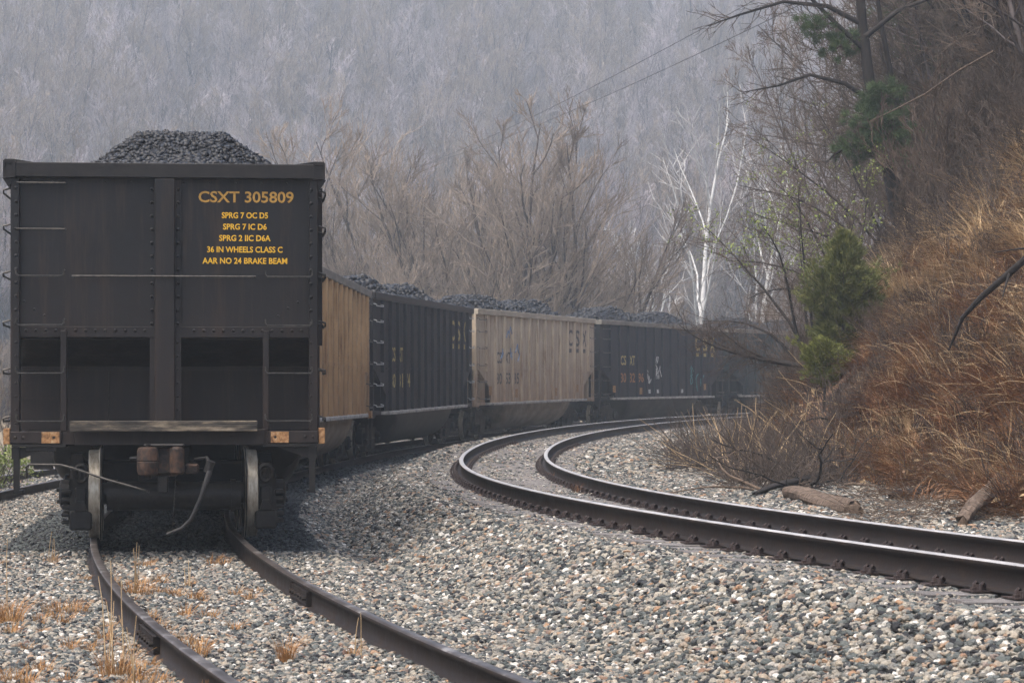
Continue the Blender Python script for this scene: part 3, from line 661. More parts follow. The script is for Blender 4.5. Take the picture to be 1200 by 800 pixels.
def make_car(k, body, chord, endmat, label, near=False):
    s0 = 11.62 + 15.6064 * k
    xa, ya, za, _ = [float(v) for v in pos(SPUR, s0 + 1.9)]; xb, yb, zb, _ = [float(v) for v in pos(SPUR, s0 + CL - 1.9)]
    hd = math.atan2(xb - xa, yb - ya); L_ = math.hypot(xb - xa, yb - ya)
    loc = (xa - 1.9 * math.sin(hd), ya - 1.9 * math.cos(hd), za - (zb - za) * 1.9 / L_)
    root = empty('coal_car', loc, -hd, label=label, cat='railway car', group='loaded coal cars of one train'); 
    pitch = math.atan2(zb - za, L_); root.rotation_euler = (pitch, 0, -hd)
    if near: root.location.x += .065; loc = tuple(root.location)
    NP = 13; ys = np.linspace(1.0, CL - 1.0, NP + 1)
    # side walls with ribs
    for sg in (-1, 1):
        b = MB()
        poly = [(0.12, 3.652), (CL - .12, 3.652), (CL - .12, 2.10), (CL - 1.55, 1.50), (CL - 1.55, 1.10), (1.55, 1.10), (1.55, 1.50), (.12, 2.10)]
        b.prism(poly, 0, sg * (CW - .03), sg * CW)
        for q, yy in enumerate(ys):
            zb_ = 1.10 if 1.5 < yy < CL - 1.5 else 2.0
            x0, x1 = sg * (CW - .002), sg * (CW + .07)
            w0, w1 = .06, .045
            vs = [(x0, yy - w0, zb_), (x1, yy - w1, zb_), (x1, yy + w1, zb_), (x0, yy + w0, zb_), (x0, yy - w0, 3.65), (x1, yy - w1, 3.65), (x1, yy + w1, 3.65), (x0, yy + w0, 3.65)]
            b.add(vs, [(0, 1, 5, 4), (1, 2, 6, 5), (2, 3, 7, 6), (0, 3, 2, 1)])
            for zz in np.arange(1.3 if zb_ < 1.5 else 2.2, 3.6, .24): b.rivet(sg * (CW + .001), yy - .12, zz, 0, sg, .016, .014)
        b.box(min(sg * (CW), sg * (CW + .012)), max(sg * CW, sg * (CW + .012)), 1.6, CL - 1.6, 2.06, 2.11)
        b.build('side_wall', body, root)
        b = MB(); b.box(min(sg * 1.36, sg * 1.64), max(sg * 1.36, sg * 1.64), 1.5, CL - 1.5, 1.02, 1.095, .01); b.build('side_ledge', M['ledge'] if not near else M['iron'], root)
    # ends
    for e_, (y0, sg) in enumerate(((0., -1), (CL, 1))):
        b = MB(); f = lambda u: y0 - sg * u      # f(u): u metres inward
        def bx(x0, x1, a, c, z0, z1, bev=.0): b.box(x0, x1, min(f(a), f(c)), max(f(a), f(c)), z0, z1, bev)
        bx(-1.515, 1.515, .06, .09, 2.07, 3.66)                                      # end sheet
        b.prism([(f(.09), 2.08), (f(.90), 1.80), (f(.90), 1.76), (f(.06), 2.04)], 0, -1.5, 1.5)  # slope sheet
        bx(-1.5, 1.5, .86, .90, 1.12, 1.80); bx(-1.5, 1.5, .835, .86, 1.435, 1.465); bx(-1.5, 1.5, .83, .86, 1.74, 1.78)   # bulkhead with seams
        for xx in (-1.1, -.62, .62, 1.1): bx(xx - .012, xx + .012, .84, .86, 1.12, 1.74)
        bx(-.105, .10, -.03, .2, 1.13, 3.655, .012)                                  # centre post
        bx(.10, .155, .03, .1, 1.13, 3.655); bx(-.155, -.105, .045, .1, 1.13, 3.655)
        for sx in (-1, 1):
            xx = (sx * 1.53, sx * 1.44); bx(min(xx), max(xx), .0, .14, 1.0, 3.655, .008)     # corner post
            xx = (sx * 1.04, sx * .975); bx(min(xx), max(xx), .02, .1, 1.12, 2.13, .008)     # inner ladder post
            bx(min(sx * 1.535, sx * 1.50), max(sx * 1.535, sx * 1.50), .0, .95, 1.03, 1.12)   # corner bracket to side ladder
            bx(min(sx * 1.53, sx * 1.50), max(sx * 1.53, sx * 1.50), .86, .93, 1.03, 2.05)
        bx(-1.44, 1.44, .04, .075, 2.06, 2.17, .004)                                  # lower rib of the sheet
        b.prism([(f(-.0), .99), (f(0), 1.12), (f(.3), 1.12), (f(.3), .99)], 0, -1.53, 1.53)   # end sill
        bx(-1.53, -1.02, -.03, .02, 1.0, 1.12, .006); bx(1.02, 1.53, -.03, .02, 1.0, 1.12, .006)
        bx(-.9, 1.0, -.012, .01, .98, 1.14, .006)
        if near or k == 1:
            for zz in np.arange(2.2, 3.6, .135):
                for xx in (-1.475, -.135, .127, 1.46): b.rivet(xx, f(.0 if abs(xx) > 1 else (.03 if xx > 0 else .045)), zz, 1, sg, .02, .018)
            for zz in np.arange(1.2, 2.05, .135):
                for xx in (-1.475, .127, 1.46): b.rivet(xx, f(0. if abs(xx) > 1 else .03), zz, 1, sg)
            for xx in np.arange(-1.38, 1.4, .098):
                if abs(xx) > .2: b.rivet(xx, f(.04), 2.13, 1, sg, .018, .016)
            for xx in np.arange(-1.38, 1.4, .26): b.rivet(xx, f(.06), 3.62, 1, sg, .01)
            for xx, zz in ((-1.4, 2.42), (-1.3, 2.34), (-1.2, 2.28), (1.33, 2.42), (1.23, 2.36), (1.13, 2.28)): b.rivet(xx, f(.06), zz, 1, sg)
            for xx in (-1.48, -1.1, 1.1, 1.4, 1.48, -1.4): b.rivet(xx, f(-.03), 1.06, 1, sg, .018)
        b.build('end_wall', endmat, root)
        # ladders and rails of this end
        yy = f(.0)
        for zz in (2.67, 2.18, 1.70, 1.22):
            for x0, x1 in ((-1.47, -1.0), (1.0, 1.47)):
                h = MB()
                if sg < 0: grab(h, x0, x1, yy, zz)
                else: h.tube([(x0, yy, zz + .05), (x0, yy + .06, zz), (x1, yy + .06, zz), (x1, yy, zz + .05)], .01, 5)
                h.build('grab_iron', M['handrail'], root)
        if sg < 0:
            for zz in (3.14, 3.60):
                h = MB(); h.tube([(-1.47, f(.06), zz), (-1.47, f(-.02), zz), (-.99, f(-.02), zz), (-.99, f(.06), zz)], .009, 6); h.build('grab_iron', M['handrail'], root)
            hr = MB(); hr.tube([(-.92, f(.06), 2.67), (-.92, f(-.04), 2.67), (0, f(-.055), 2.67), (.90, f(-.04), 2.67), (.90, f(.06), 2.67)], .012, 6); hr.build('handrail', M['handrail'], root)
        for sx in (-1, 1):
            h = MB(); ya_, yb_ = sorted((f(.06), f(.9)))
            for zz in (3.5, 3.14, 2.67, 2.18, 1.70, 1.22): rung_side(h, sx * 1.535, sx, ya_, yb_, zz)
            h.build('side_ladder', M['handrail'] if near else M['paint_white'] if body is M['dark2'] else M['handrail'], root)
            p = MB(); p.box(min(sx * .98, sx * 1.515), max(sx * .98, sx * 1.515), min(f(-.035), f(.25)), max(f(-.035), f(.25)), .965, .99)
            p.prism([(sx * 1.12, .96), (sx * 1.52, .96), (sx * 1.52, .84), (sx * 1.44, .84)], 1, f(.02), f(.05))
            p.box(min(sx * 1.44, sx * 1.50), max(sx * 1.44, sx * 1.50), min(f(.0), f(.05)), max(f(.0), f(.05)), .50, .99)
            p.box(min(sx * 1.42, sx * 1.50), max(sx * 1.42, sx * 1.50), min(f(.0), f(.4)), max(f(.0), f(.4)), .50, .53)
            p.build('step', M['iron'], root)
            if near or k == 1:
                rf = MB(); a, c = ((-1.22, -1.045) if sx < 0 else (1.055, 1.235)); rf.box(a, c, min(f(-.031), f(-.036)), max(f(-.031), f(-.036)), 1.003, 1.115)
                rf.build('reflector', M['reflector'], root)
                rf = MB(); rf.box(min(sx * 1.536, sx * 1.60), max(sx * 1.536, sx * 1.60), min(f(0), f(.3)), max(f(0), f(.3)), .99, 1.15, .006); rf.build('reflector', M['reflector'], root)
        b = MB(); b.box(-.93, .92, min(f(-.22), f(.0)), max(f(-.22), f(.0)), 1.185, 1.225, .006)
        b.box(-.93, .92, min(f(-.225), f(-.20)), max(f(-.225), f(-.20)), 1.12, 1.184, .006); b.build('end_platform', M['platform'], root)
        make_coupler(root, y0, sg, near)
        if near and sg < 0:
            b = MB(); b.tube([(-1.36, f(-.10), .66), (-1.36, f(-.14), .77), (-1.33, f(-.16), .795), (-1.02, f(-.2), .79), (-.9, f(-.24), .76), (-.55, f(-.34), .645), (-.14, f(-.42), .53)], .012, 6)
            b.build('uncoupling_lever', M['handrail'], root)
            b = MB(); b.box(-1.33, -1.10, f(-.03), f(.02), .80, .92); b.box(-1.30, -1.12, f(-.02), f(.0) + .2, .74, .79, .005); b.box(-1.38, -1.08, f(-.02), f(.02), .92, .965, .005)
            b.build('lever_bracket', M['iron'], root)
    # top chord
    c = MB()
    for sg in (-1, 1): c.box(min(sg * 1.47, sg * 1.59), max(sg * 1.47, sg * 1.59), -.0 if not near else .02, CL, 3.655, 3.815, .008)
    c.box(-1.59, 1.59, -.03, .1, 3.66, 3.805, .006) if near else c.box(-1.47, 1.47, .0, .12, 3.66, 3.80, .006)
    c.box(-1.47, 1.47, CL - .12, CL, 3.66, 3.80, .006)
    if near:
        for sx in (-1, 1):   # square open ends of the side tubes
            xa_, xb_ = sorted((sx * 1.48, sx * 1.60))
            c.box(xa_, xb_, -.045, .0, 3.80, 3.822); c.box(xa_, xb_, -.045, .0, 3.652, 3.672); c.box(xa_, xa_ + .018, -.045, .0, 3.672, 3.80); c.box(xb_ - .018, xb_, -.045, .0, 3.672, 3.80)
            c.prism([(sx * 1.3, 3.806), (sx * 1.5, 3.835), (sx * 1.59, 3.835), (sx * 1.59, 3.806)], 1, -.02, .08)
            c.prism([(sx * 1.52, 3.65), (sx * 1.61, 3.65), (sx * 1.54, 3.54)], 1, .0, .1)
    c.build('top_chord', chord, root)
    # hanging tub between the trucks
    y0, y1 = 3.15, CL - 3.15; nn = 40; rows = []
    for i in range(nn + 1):
        yy = y0 + (y1 - y0) * i / nn; e = min(yy - y0, y1 - yy); dep = .80 * math.sqrt(max(0., 1 - (1 - min(e / .9, 1)) ** 2)) + .01
        rows.append([(1.46 * (abs(math.cos(a)) ** .55) * (1 if math.cos(a) > 0 else -1), yy, 1.03 - dep * math.sin(a) ** .8) for a in np.linspace(0, math.pi, 17)])
    t = MB(); vs = [p for r_ in rows for p in r_]; t.add(vs, [(i * 17 + j, i * 17 + j + 1, (i + 1) * 17 + j + 1, (i + 1) * 17 + j) for i in range(nn) for j in range(16)])
    t.build('tub', {'tan': M['tan_dirty'], 'cream': M['tan_dirty']}.get(body.name.split('_')[0], M['tub_dark']), root, smooth=True)
    b = MB(); b.box(-.17, .17, .25, CL - .25, .80, 1.02); b.box(-1.45, 1.45, 1.7, CL - 1.7, 1.0, 1.04); b.build('centre_sill', M['grime'], root)
    for yc_ in (1.95, CL - 1.95):
        tr = make_truck(root, yc_, near and yc_ < 5); tr.rotation_euler = (0, 0, hd - float(pos(SPUR, s0 + yc_)[3]))
    return root, loc, -hd, pitch, ys
M['tan_dirty'] = noise_mat('dusty_tub_steel', [(.3, (.10, .08, .06)), (.55, (.21, .17, .13)), (.75, (.32, .265, .20))], 3, .55, 0, (1, .5, 1))
M['tub_dark'] = noise_mat('sooty_tub_steel', [(.3, (.010, .0095, .009)), (.55, (.022, .02, .018)), (.75, (.05, .043, .036))], 3, .55, 0, (1, .5, 1))

specs = [('black', 'chord_black', 'black', 'near black coal car seen end-on with yellow lettering and its coupler facing the camera', True),
         ('tan', 'chord', 'tan', 'orange-brown dusty coal car directly behind the near black car', False),
         ('dark2', 'chord_black', 'dark2', 'black coal car with faded lettering between the orange-brown and the cream car', False),
         ('cream', 'chord_cream', 'cream', 'cream rust-streaked coal car in the middle of the train', False),
         ('blue', 'chord', 'dark2', 'blue-black coal car with CSX in yellow letters and graffiti behind the cream car', False),
         ('teal', 'chord', 'teal', 'dark teal coal car half hidden by roadside brush at the far curve', False),
         ('dark2', 'chord_black', 'dark2', 'last black coal car in view, hidden behind the bank brush', False)]
CARS = []
for k, (bd, cd, em, lb, nr) in enumerate(specs):
    c = make_car(k, M[bd], M[cd], M[em], lb, nr); CARS.append(c)
    he = coal_heap(c[1], c[2], k + 1, nr, ['tall flat-topped heap of black coal in the near black car', 'coal mounds above the orange-brown dusty car', 'coal mounds above the black car next to the cream car',
                   'coal mounds above the cream rust-streaked car', 'coal mounds above the blue-black car with yellow letters', 'coal mounds above the dark teal car', 'coal mounds above the last black car'][k])
    he.rotation_euler = (c[3], 0, c[2])

# lettering on the near end
r0 = CARS[0][0]; UP = (math.radians(90), 0, 0)
def px2x(px): return (px - 192.5) / 116.3
def py2z(py): return (632 - py) / 116.3
text_mesh('CSXT 305809', .115, .955, M['amber'], r0, bold=.018, loc=(px2x(286.5), .056, py2z(227.5)), rot=UP)
for txt, yy, ww in (('SPRG 7 OC D5', 249, 54), ('SPRG 7 IC D6', 262.3, 51), ('SPRG 2 IIC D6A', 275.6, 60), ('36 IN WHEELS CLASS C', 289, 88), ('AAR NO 24 BRAKE BEAM', 302.3, 99)):
    text_mesh(txt, .062, ww / 116.3, M['yellow'], r0, bold=.022, loc=(px2x(285), .056, py2z(yy)), rot=UP)
SIDE = (math.radians(90), 0, math.radians(90))
def side_text(k, col, txt, z, h, w, mat, dy=0):
    """painted on the right side sheet in panel number col"""
    root, _, _, _, ys = CARS[k]; yc = (ys[col] + ys[col + 1]) / 2 + dy
    return text_mesh(txt, h, w, mat, root, bold=.02, loc=(CW + .004, yc, z), rot=SIDE)
def side_patch(k, col, z, w, h, mat, name='reflector'):
    root, _, _, _, ys = CARS[k]; yc = (ys[col] + ys[col + 1]) / 2
    b = MB(); b.box(CW + .002, CW + .005, yc - w / 2, yc + w / 2, z - h / 2, z + h / 2); return b.build(name, mat, root)
for k, ym, om in ((2, 'old_yellow', 'old_yellow'), (3, 'old_black', 'old_black'), (4, 'old_yellow', 'old_orange')):
    for q, ch in enumerate('CSX'): side_text(k, 10 + q, ch, 3.12, .55, .62, M[ym]); side_text(k, 10 + q, '-', 2.70, .13, .35, M[ym])
    side_text(k, 1, 'CS', 2.42, .34, .6, M[ym]); side_text(k, 2, 'XT', 2.42, .34, .6, M[ym])
    for q, ch in enumerate({2: ('30', '31', '74'), 3: ('30', '53', '35'), 4: ('30', '32', '96')}[k]): side_text(k, 1 + q, ch, 1.80, .34, .6, M[om])
for col, z in ((0, 1.45), (3, 1.35), (8, 1.35), (11, 1.45)): side_patch(3, col, z, .3, .26, M['reflector'])
for col, z in ((0, 1.4), (3, 1.32), (11, 1.45)): side_patch(4, col, z, .3, .24, M['reflector'])
for col, z in ((4, 1.3), (5, 1.3), (8, 1.3)): side_patch(4, col, z, .24, .14, M['paint_white'], 'stencil')
def graffiti(k, mat, y0, z0, sc, seed, n=5):
    r = random.Random(seed); b = MB(); root = CARS[k][0]
    for i in range(n):
        p = [(CW + .006, y0 + i * .42 * sc + r.uniform(-.1, .1), z0 + r.uniform(-.1, .3) * sc)]
        for j in range(6): p.append((CW + .006, p[-1][1] + r.uniform(-.25, .3) * sc, p[-1][2] + r.uniform(-.35, .35) * sc))
        b.tube([(CW + .004, a, c) for _, a, c in p], .022, 4)
    return b.build('graffiti', mat, root)
graffiti(3, M['paint_blue'], 2.9, 2.75, 1., 4, 5); graffiti(4, M['paint_white'], 5.3, 1.75, .9, 8, 5); graffiti(4, M['paint_teal'], 10.6, 1.7, .9, 12, 4)

# ------------------------------------------------------------------ trees
class Tubes:
    """many tapered tubes, grouped by point count, built with numpy"""
    def __init__(s): s.g = {}
    def add(s, pts, rad, sides=3): s.g.setdefault((len(pts), sides), []).append((pts, rad))
    def arrays(s):
        Vs, Fs, base = [], [], 0
        for (k, n), items in s.g.items():
            Pn = np.array([i[0] for i in items]); Rn = np.array([i[1] for i in items]); m_ = len(items)
            d = np.empty_like(Pn); d[:, 1:-1] = Pn[:, 2:] - Pn[:, :-2]; d[:, 0] = Pn[:, 1] - Pn[:, 0]; d[:, -1] = Pn[:, -1] - Pn[:, -2]
            d /= np.linalg.norm(d, axis=2, keepdims=True) + 1e-9
            up = np.where(np.abs(d[:, :1, 2:3]) > .85, np.array([[[1., .1, 0]]]), np.array([[[0, 0, 1.]]])) * np.ones_like(d)
            a = np.cross(d, up); a /= np.linalg.norm(a, axis=2, keepdims=True) + 1e-9; b = np.cross(a, d)
            t = np.arange(n) * 2 * np.pi / n
            V = Pn[:, :, None] + (a[:, :, None] * np.cos(t)[None, None, :, None] + b[:, :, None] * np.sin(t)[None, None, :, None]) * Rn[:, :, None, None]
            i0 = (np.arange(m_) * k * n)[:, None, None] + (np.arange(k - 1) * n)[None, :, None]; kk = np.arange(n)[None, None]; k2 = (kk + 1) % n
            Fq = np.stack([i0 + kk, i0 + k2, i0 + n + k2, i0 + n + kk], -1).reshape(-1, 4) + base
            Vs.append(V.reshape(-1, 3)); Fs.append(Fq); base += m_ * k * n
        return np.concatenate(Vs), [np.concatenate(Fs)]
    def build(s, name, mat, parent=None, smooth=False):
        V, Fs_ = s.arrays(); return mesh_np(name, V, Fs_, mat, parent, smooth=smooth)

def branch(r, p, d, L_, k, wander, up):
    pts = [np.array(p, float)]; d = np.array(d, float)
    for i in range(k - 1):
        d = d + r.normal(0, wander, 3) + np.array([0, 0, up]); d /= np.linalg.norm(d); pts.append(pts[-1] + d * L_ / (k - 1))
    return np.array(pts), d
def side_dir(r, d, ang):
    a = np.cross(d, r.normal(0, 1, 3)); a /= np.linalg.norm(a) + 1e-9
    return d * math.cos(ang) + a * math.sin(ang)

def gen_tree(seed, H=15., stems=1, lean=.05, r0=.17, n1=14, n2=7, n3=5, n4=0, ang1=.8, ang2=.6, up=.12, l1=.42, l2=.45, l3=.5, low=.3, tip=.008, splay=.3):
    r = np.random.default_rng(seed); T, C = Tubes(), Tubes(); tips = []
    for s_ in range(stems):
        a = r.uniform(0, 6.28); sp = splay * r.uniform(.5, 1.2) if stems > 1 else lean
        d0 = np.array([math.cos(a) * sp, math.sin(a) * sp, 1.]); d0 /= np.linalg.norm(d0)
        h = H * r.uniform(.75, 1.) if stems > 1 else H
        tr, _ = branch(r, (0, 0, -.3), d0, h, 9, .07, .03); rt = np.linspace(r0, tip * 1.5, 9) ** 1. * (1 if stems == 1 else .7)
        T.add(tr, rt, 7)
        for i in range(n1):
            f = low + (1 - low) * (i + r.random()) / n1; f = min(f, .98); q = f * 8; j = int(q); p = tr[j] * (1 - q + j) + tr[min(j + 1, 8)] * (q - j)
            dd = tr[min(j + 1, 8)] - tr[j]; dd /= np.linalg.norm(dd)
            L1 = h * l1 * (1.15 - f) * r.uniform(.7, 1.25) + .3; rr = max(rt[j] * .5, tip * 1.5)
            b1, _ = branch(r, p, side_dir(r, dd, ang1 * r.uniform(.7, 1.2)), L1, 6, .13, up); T.add(b1, np.linspace(rr, tip, 6), 4)
            for i2 in range(n2):
                f2 = .2 + .8 * (i2 + r.random()) / n2; q2 = min(f2, .99) * 5; j2 = int(q2); p2 = b1[j2] * (1 - q2 + j2) + b1[j2 + 1] * (q2 - j2)
                d2 = b1[j2 + 1] - b1[j2]; d2 /= np.linalg.norm(d2)
                L2 = L1 * l2 * (1.2 - f2 * .6) * r.uniform(.6, 1.2)
                b2, _ = branch(r, p2, side_dir(r, d2, ang2 * r.uniform(.6, 1.2)), L2, 4, .16, up); C.add(b2, np.linspace(max(rr * .4, tip), tip * .8, 4), 3)
                for i3 in range(n3):
                    f3 = .2 + .8 * r.random(); q3 = f3 * 2.99; j3 = int(q3); p3 = b2[j3] * (1 - q3 + j3) + b2[j3 + 1] * (q3 - j3)
                    d3 = b2[j3 + 1] - b2[j3]; d3 /= np.linalg.norm(d3); L3 = L2 * l3 * r.uniform(.6, 1.3)
                    b3, _ = branch(r, p3, side_dir(r, d3, ang2 * r.uniform(.6, 1.2)), L3, 3, .15, up); C.add(b3, np.linspace(tip, tip * .6, 3), 3); tips.append(b3[-1])
                    for i4 in range(n4):
                        p4 = b3[1] * (1 - i4 / n4) + b3[2] * i4 / n4
                        b4, _ = branch(r, p4, side_dir(r, d3, ang2), L3 * .6, 2, .1, up); C.add(b4, [tip * .7, tip * .45], 3)
    return T, C, np.array(tips)

def tree_meshes(T, C, mt, mc):
    a = T.build('trunk', mt, smooth=True); b = C.build('crown', mc); ma, mb = a.data, b.data
    bpy.data.objects.remove(a); bpy.data.objects.remove(b); return ma, mb
def place_tree(ma, mb, x, y, rz, sc, name, label, cat, group=None, tilt=(0, 0), z=None, szf=1.):
    e = empty(name, (x, y, gz(x, y) if z is None else z), rz, label=label, cat=cat, group=group); e.scale = (sc, sc, sc * szf); e.rotation_euler = (tilt[0], tilt[1], rz)
    for nm, me in (('trunk', ma), ('crown', mb)):
        if me is None: continue
        o = bpy.data.objects.new(nm, me); COL.objects.link(o); o.parent = e
    return e
def leaves(pts, n_per, size, spread, seed, mat, name='foliage', parent=None, flat=.4):
    """small folded leaf faces around given points"""
    r = np.random.default_rng(seed); n = len(pts) * n_per; c = np.repeat(pts, n_per, 0) + r.normal(0, spread, (n, 3))
    a = r.normal(0, 1, (n, 3)); a /= np.linalg.norm(a, axis=1, keepdims=True); b = np.cross(a, r.normal(0, 1, (n, 3))); b /= np.linalg.norm(b, axis=1, keepdims=True)
    s = size * r.uniform(.6, 1.3, (n, 1)); V = np.stack([c - a * s, c + b * s * flat, c + a * s, c - b * s * flat], 1).reshape(-1, 3)
    return mesh_np(name, V, [np.arange(n * 4).reshape(n, 4)], mat, parent)
def needles(pts, dirs, n_per, length, width, seed, mat, name='foliage', parent=None, cone=.6):
    r = np.random.default_rng(seed); n = len(pts) * n_per; c = np.repeat(pts, n_per, 0); d = np.repeat(dirs, n_per, 0) + r.normal(0, cone, (n, 3)); d /= np.linalg.norm(d, axis=1, keepdims=True)
    c = c + r.normal(0, length * .25, (n, 3)); w = np.cross(d, r.normal(0, 1, (n, 3))); w /= np.linalg.norm(w, axis=1, keepdims=True); L_ = length * r.uniform(.5, 1.2, (n, 1))
    V = np.stack([c - w * width, c + w * width, c + d * L_], 1).reshape(-1, 3)
    return mesh_np(name, V, [np.arange(n * 3).reshape(n, 3)], mat, parent)

# far hillside woods
hill_var = []
for q in range(9):
    T, C, tp = gen_tree(100 + q, H=13 + 5 * ((q * 37) % 10) / 10, r0=.27 if q % 3 else .36, n1=18 if q % 3 else 11, n2=7 if q % 3 else 5, n3=6, n4=0, tip=.015, ang1=.62, up=.14, l1=.36, l2=.55, low=.18 + .03 * (q % 4))
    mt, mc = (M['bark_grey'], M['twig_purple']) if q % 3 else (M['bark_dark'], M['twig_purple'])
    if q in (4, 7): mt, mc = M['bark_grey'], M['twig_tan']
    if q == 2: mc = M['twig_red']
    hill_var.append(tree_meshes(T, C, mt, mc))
r = np.random.default_rng(77)
spots = []
while len(spots) < 6500:
    y = r.uniform(150, 430, 400); x = r.uniform(-1, 1, 400) * (.235 * y + 14)
    z, ds, dm, D, t = ground(np.c_[x, y], True)
    k = (ds < -88) & (D < 172)
    spots += [(a, b_, c) for a, b_, c in zip(x[k], y[k], z[k])]
spots = np.array(spots[:6500])
# the ones that show largest become single trees, the rest one mass
score = spots[:, 1] + 30 * (np.abs(spots[:, 0] / spots[:, 1] + 0.03) > .2)
order = np.argsort(score); singles, rest = order[:285], order[285:]
HL = ['bare grey tree in the misty wood on the far hillside', 'dark bare tree in the misty wood on the far hillside', 'tan-twigged bare tree in the misty wood on the far hillside']
srcs = []
for n_, i in enumerate(singles):
    q = n_ % 9; x, y, z = spots[i]
    lb = HL[2] if q in (4, 7) else (HL[0] if q % 3 else HL[1])
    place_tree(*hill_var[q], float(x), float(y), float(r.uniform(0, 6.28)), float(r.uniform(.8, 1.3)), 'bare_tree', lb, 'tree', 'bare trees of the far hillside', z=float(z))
# one merged low cost mesh per variant for the mass: trunk and crown joined inside the scatter
def joined(ma, mb, name):
    import bmesh
    bm = bmesh.new(); bm.from_mesh(ma); n0 = len(bm.faces); bm.from_mesh(mb); bm.faces.ensure_lookup_table()
    for f in bm.faces[n0:]: f.material_index = 1
    me = bpy.data.meshes.new(name); bm.to_mesh(me); bm.free(); me.materials.append(ma.materials[0]); me.materials.append(mb.materials[0]); return me
srcs = []
for q, px, py, sc in ((0, 105, 205, .95), (3, 205, 195, .9), (5, 455, 215, 1.), (7, 330, 190, .8), (1, 30, 180, .9), (4, 720, 190, 1.)):
    me = joined(*hill_var[q], 'bare_tree'); o = bpy.data.objects.new('bare_tree', me); COL.objects.link(o)
    x, y, z = ray(px, py, 130, 420); o.location = (x, y, z); o.scale = (sc,) * 3; o.rotation_euler = (0, 0, q * 1.1)
    tag(o, {0: HL[1], 3: HL[1], 5: HL[0], 7: HL[2], 1: HL[0], 4: HL[2]}[q], 'tree', 'bare trees of the far hillside'); srcs.append(o)
rp = spots[rest]; n = len(rp); sc = r.uniform(.85, 1.5, n)
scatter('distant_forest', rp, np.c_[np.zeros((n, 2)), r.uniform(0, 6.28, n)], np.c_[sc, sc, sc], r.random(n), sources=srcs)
# low brush over the hill foot and valley floor
T, C, tp = gen_tree(300, H=3.2, stems=7, r0=.03, n1=7, n2=5, n3=4, tip=.008, splay=.6, low=.15, up=.15); br_a = joined(*tree_meshes(T, C, M['twig_brown'], M['twig_brown']), 'brush_clump')
T, C, tp = gen_tree(301, H=3.6, stems=7, r0=.03, n1=7, n2=5, n3=4, tip=.008, splay=.5, low=.15, up=.2); br_b = joined(*tree_meshes(T, C, M['bark_grey'], M['twig_tan']), 'brush_clump')
T, C, tp = gen_tree(302, H=3.0, stems=8, r0=.025, n1=8, n2=5, n3=4, tip=.006, splay=.7, low=.1, up=.1); br_c = joined(*tree_meshes(T, C, M['twig_dark'], M['twig_dark']), 'brush_clump')

def bush(me, px, Z, sc, label, group=None, szf=1., name='bare_shrub', rz=None):
    x, y = at(px, Z); o = bpy.data.objects.new(name, me); COL.objects.link(o); o.location = (x, y, gz(x, y) - .03); o.scale = (sc, sc, sc * szf); o.rotation_euler = (0, 0, random.uniform(0, 6.28) if rz is None else rz)
    return tag(o, label, 'shrub', group)
bs1 = bush(br_a, 905, 40, .35, 'brown leafless shrub at the foot of the bank by the far curve')
bs2 = bush(br_b, 842, 50, .3, 'pale straw-coloured leafless shrub beside the far curve of the main track')
bs3 = bush(br_c, 870, 46, .33, 'dark tangled leafless shrub at the bank toe beside the main track')
n = 4200; y = r.uniform(112, 200, n); x = r.uniform(-1, 1, n) * (.23 * y + 6); z, ds, dm, D, t = ground(np.c_[x, y], True); k = (ds < -46) & (ds > -112)
x, y, z = x[k], y[k], z[k]; n = len(x); sc = r.uniform(.7, 1.5, n)
scatter('valley_brush', np.c_[x, y, z], np.c_[np.zeros((n, 2)), r.uniform(0, 6.28, n)], np.c_[sc, sc, sc], r.random(n), sources=[bs1, bs2, bs2])

# vase-shaped bare willows behind the train
wv_ = []
for q in range(4):
    T, C, tp = gen_tree(200 + q, H=13.5 + q * .8, stems=5 + q % 3, r0=.32, n1=11, n2=7, n3=6, n4=1, tip=.014, ang1=.62, ang2=.5, up=.09, l1=.42, l2=.62, l3=.6, low=.15, splay=.75)
    wv_.append(tree_meshes(T, C, M['bark_willow'], M['twig_tan']))
WL = ['bare willow with crooked dark stems above the black car', 'tall bare willow rising above the join of black and cream cars', 'bare many-stemmed willow above the cream car', 'wide bare willow above the rim of the cream car, leaning right',
      'low bare willow above the start of the black car', 'bare willow just right of the near black car', 'bare willow above the blue-black car', 'bare willow behind the tall willow over the cream car', 'small bare willow near the white trees over the far cars', 'bare willow half hidden by the rim of the orange-brown car']
for n_, (px, Z, sc) in enumerate(((495, 118, 1.0), (572, 121, 1.22), (655, 122, 1.05), (700, 126, 1.12), (440, 116, .9), (405, 124, .95), (755, 128, .6), (610, 130, 1.1), (930, 135, .6), (382, 112, .75))):
    x, y = at(px, Z); place_tree(*wv_[n_ % 4], x, y, n_ * 1.3, sc * 1.17, 'bare_willow', WL[n_], 'tree', 'bare willows behind the train')
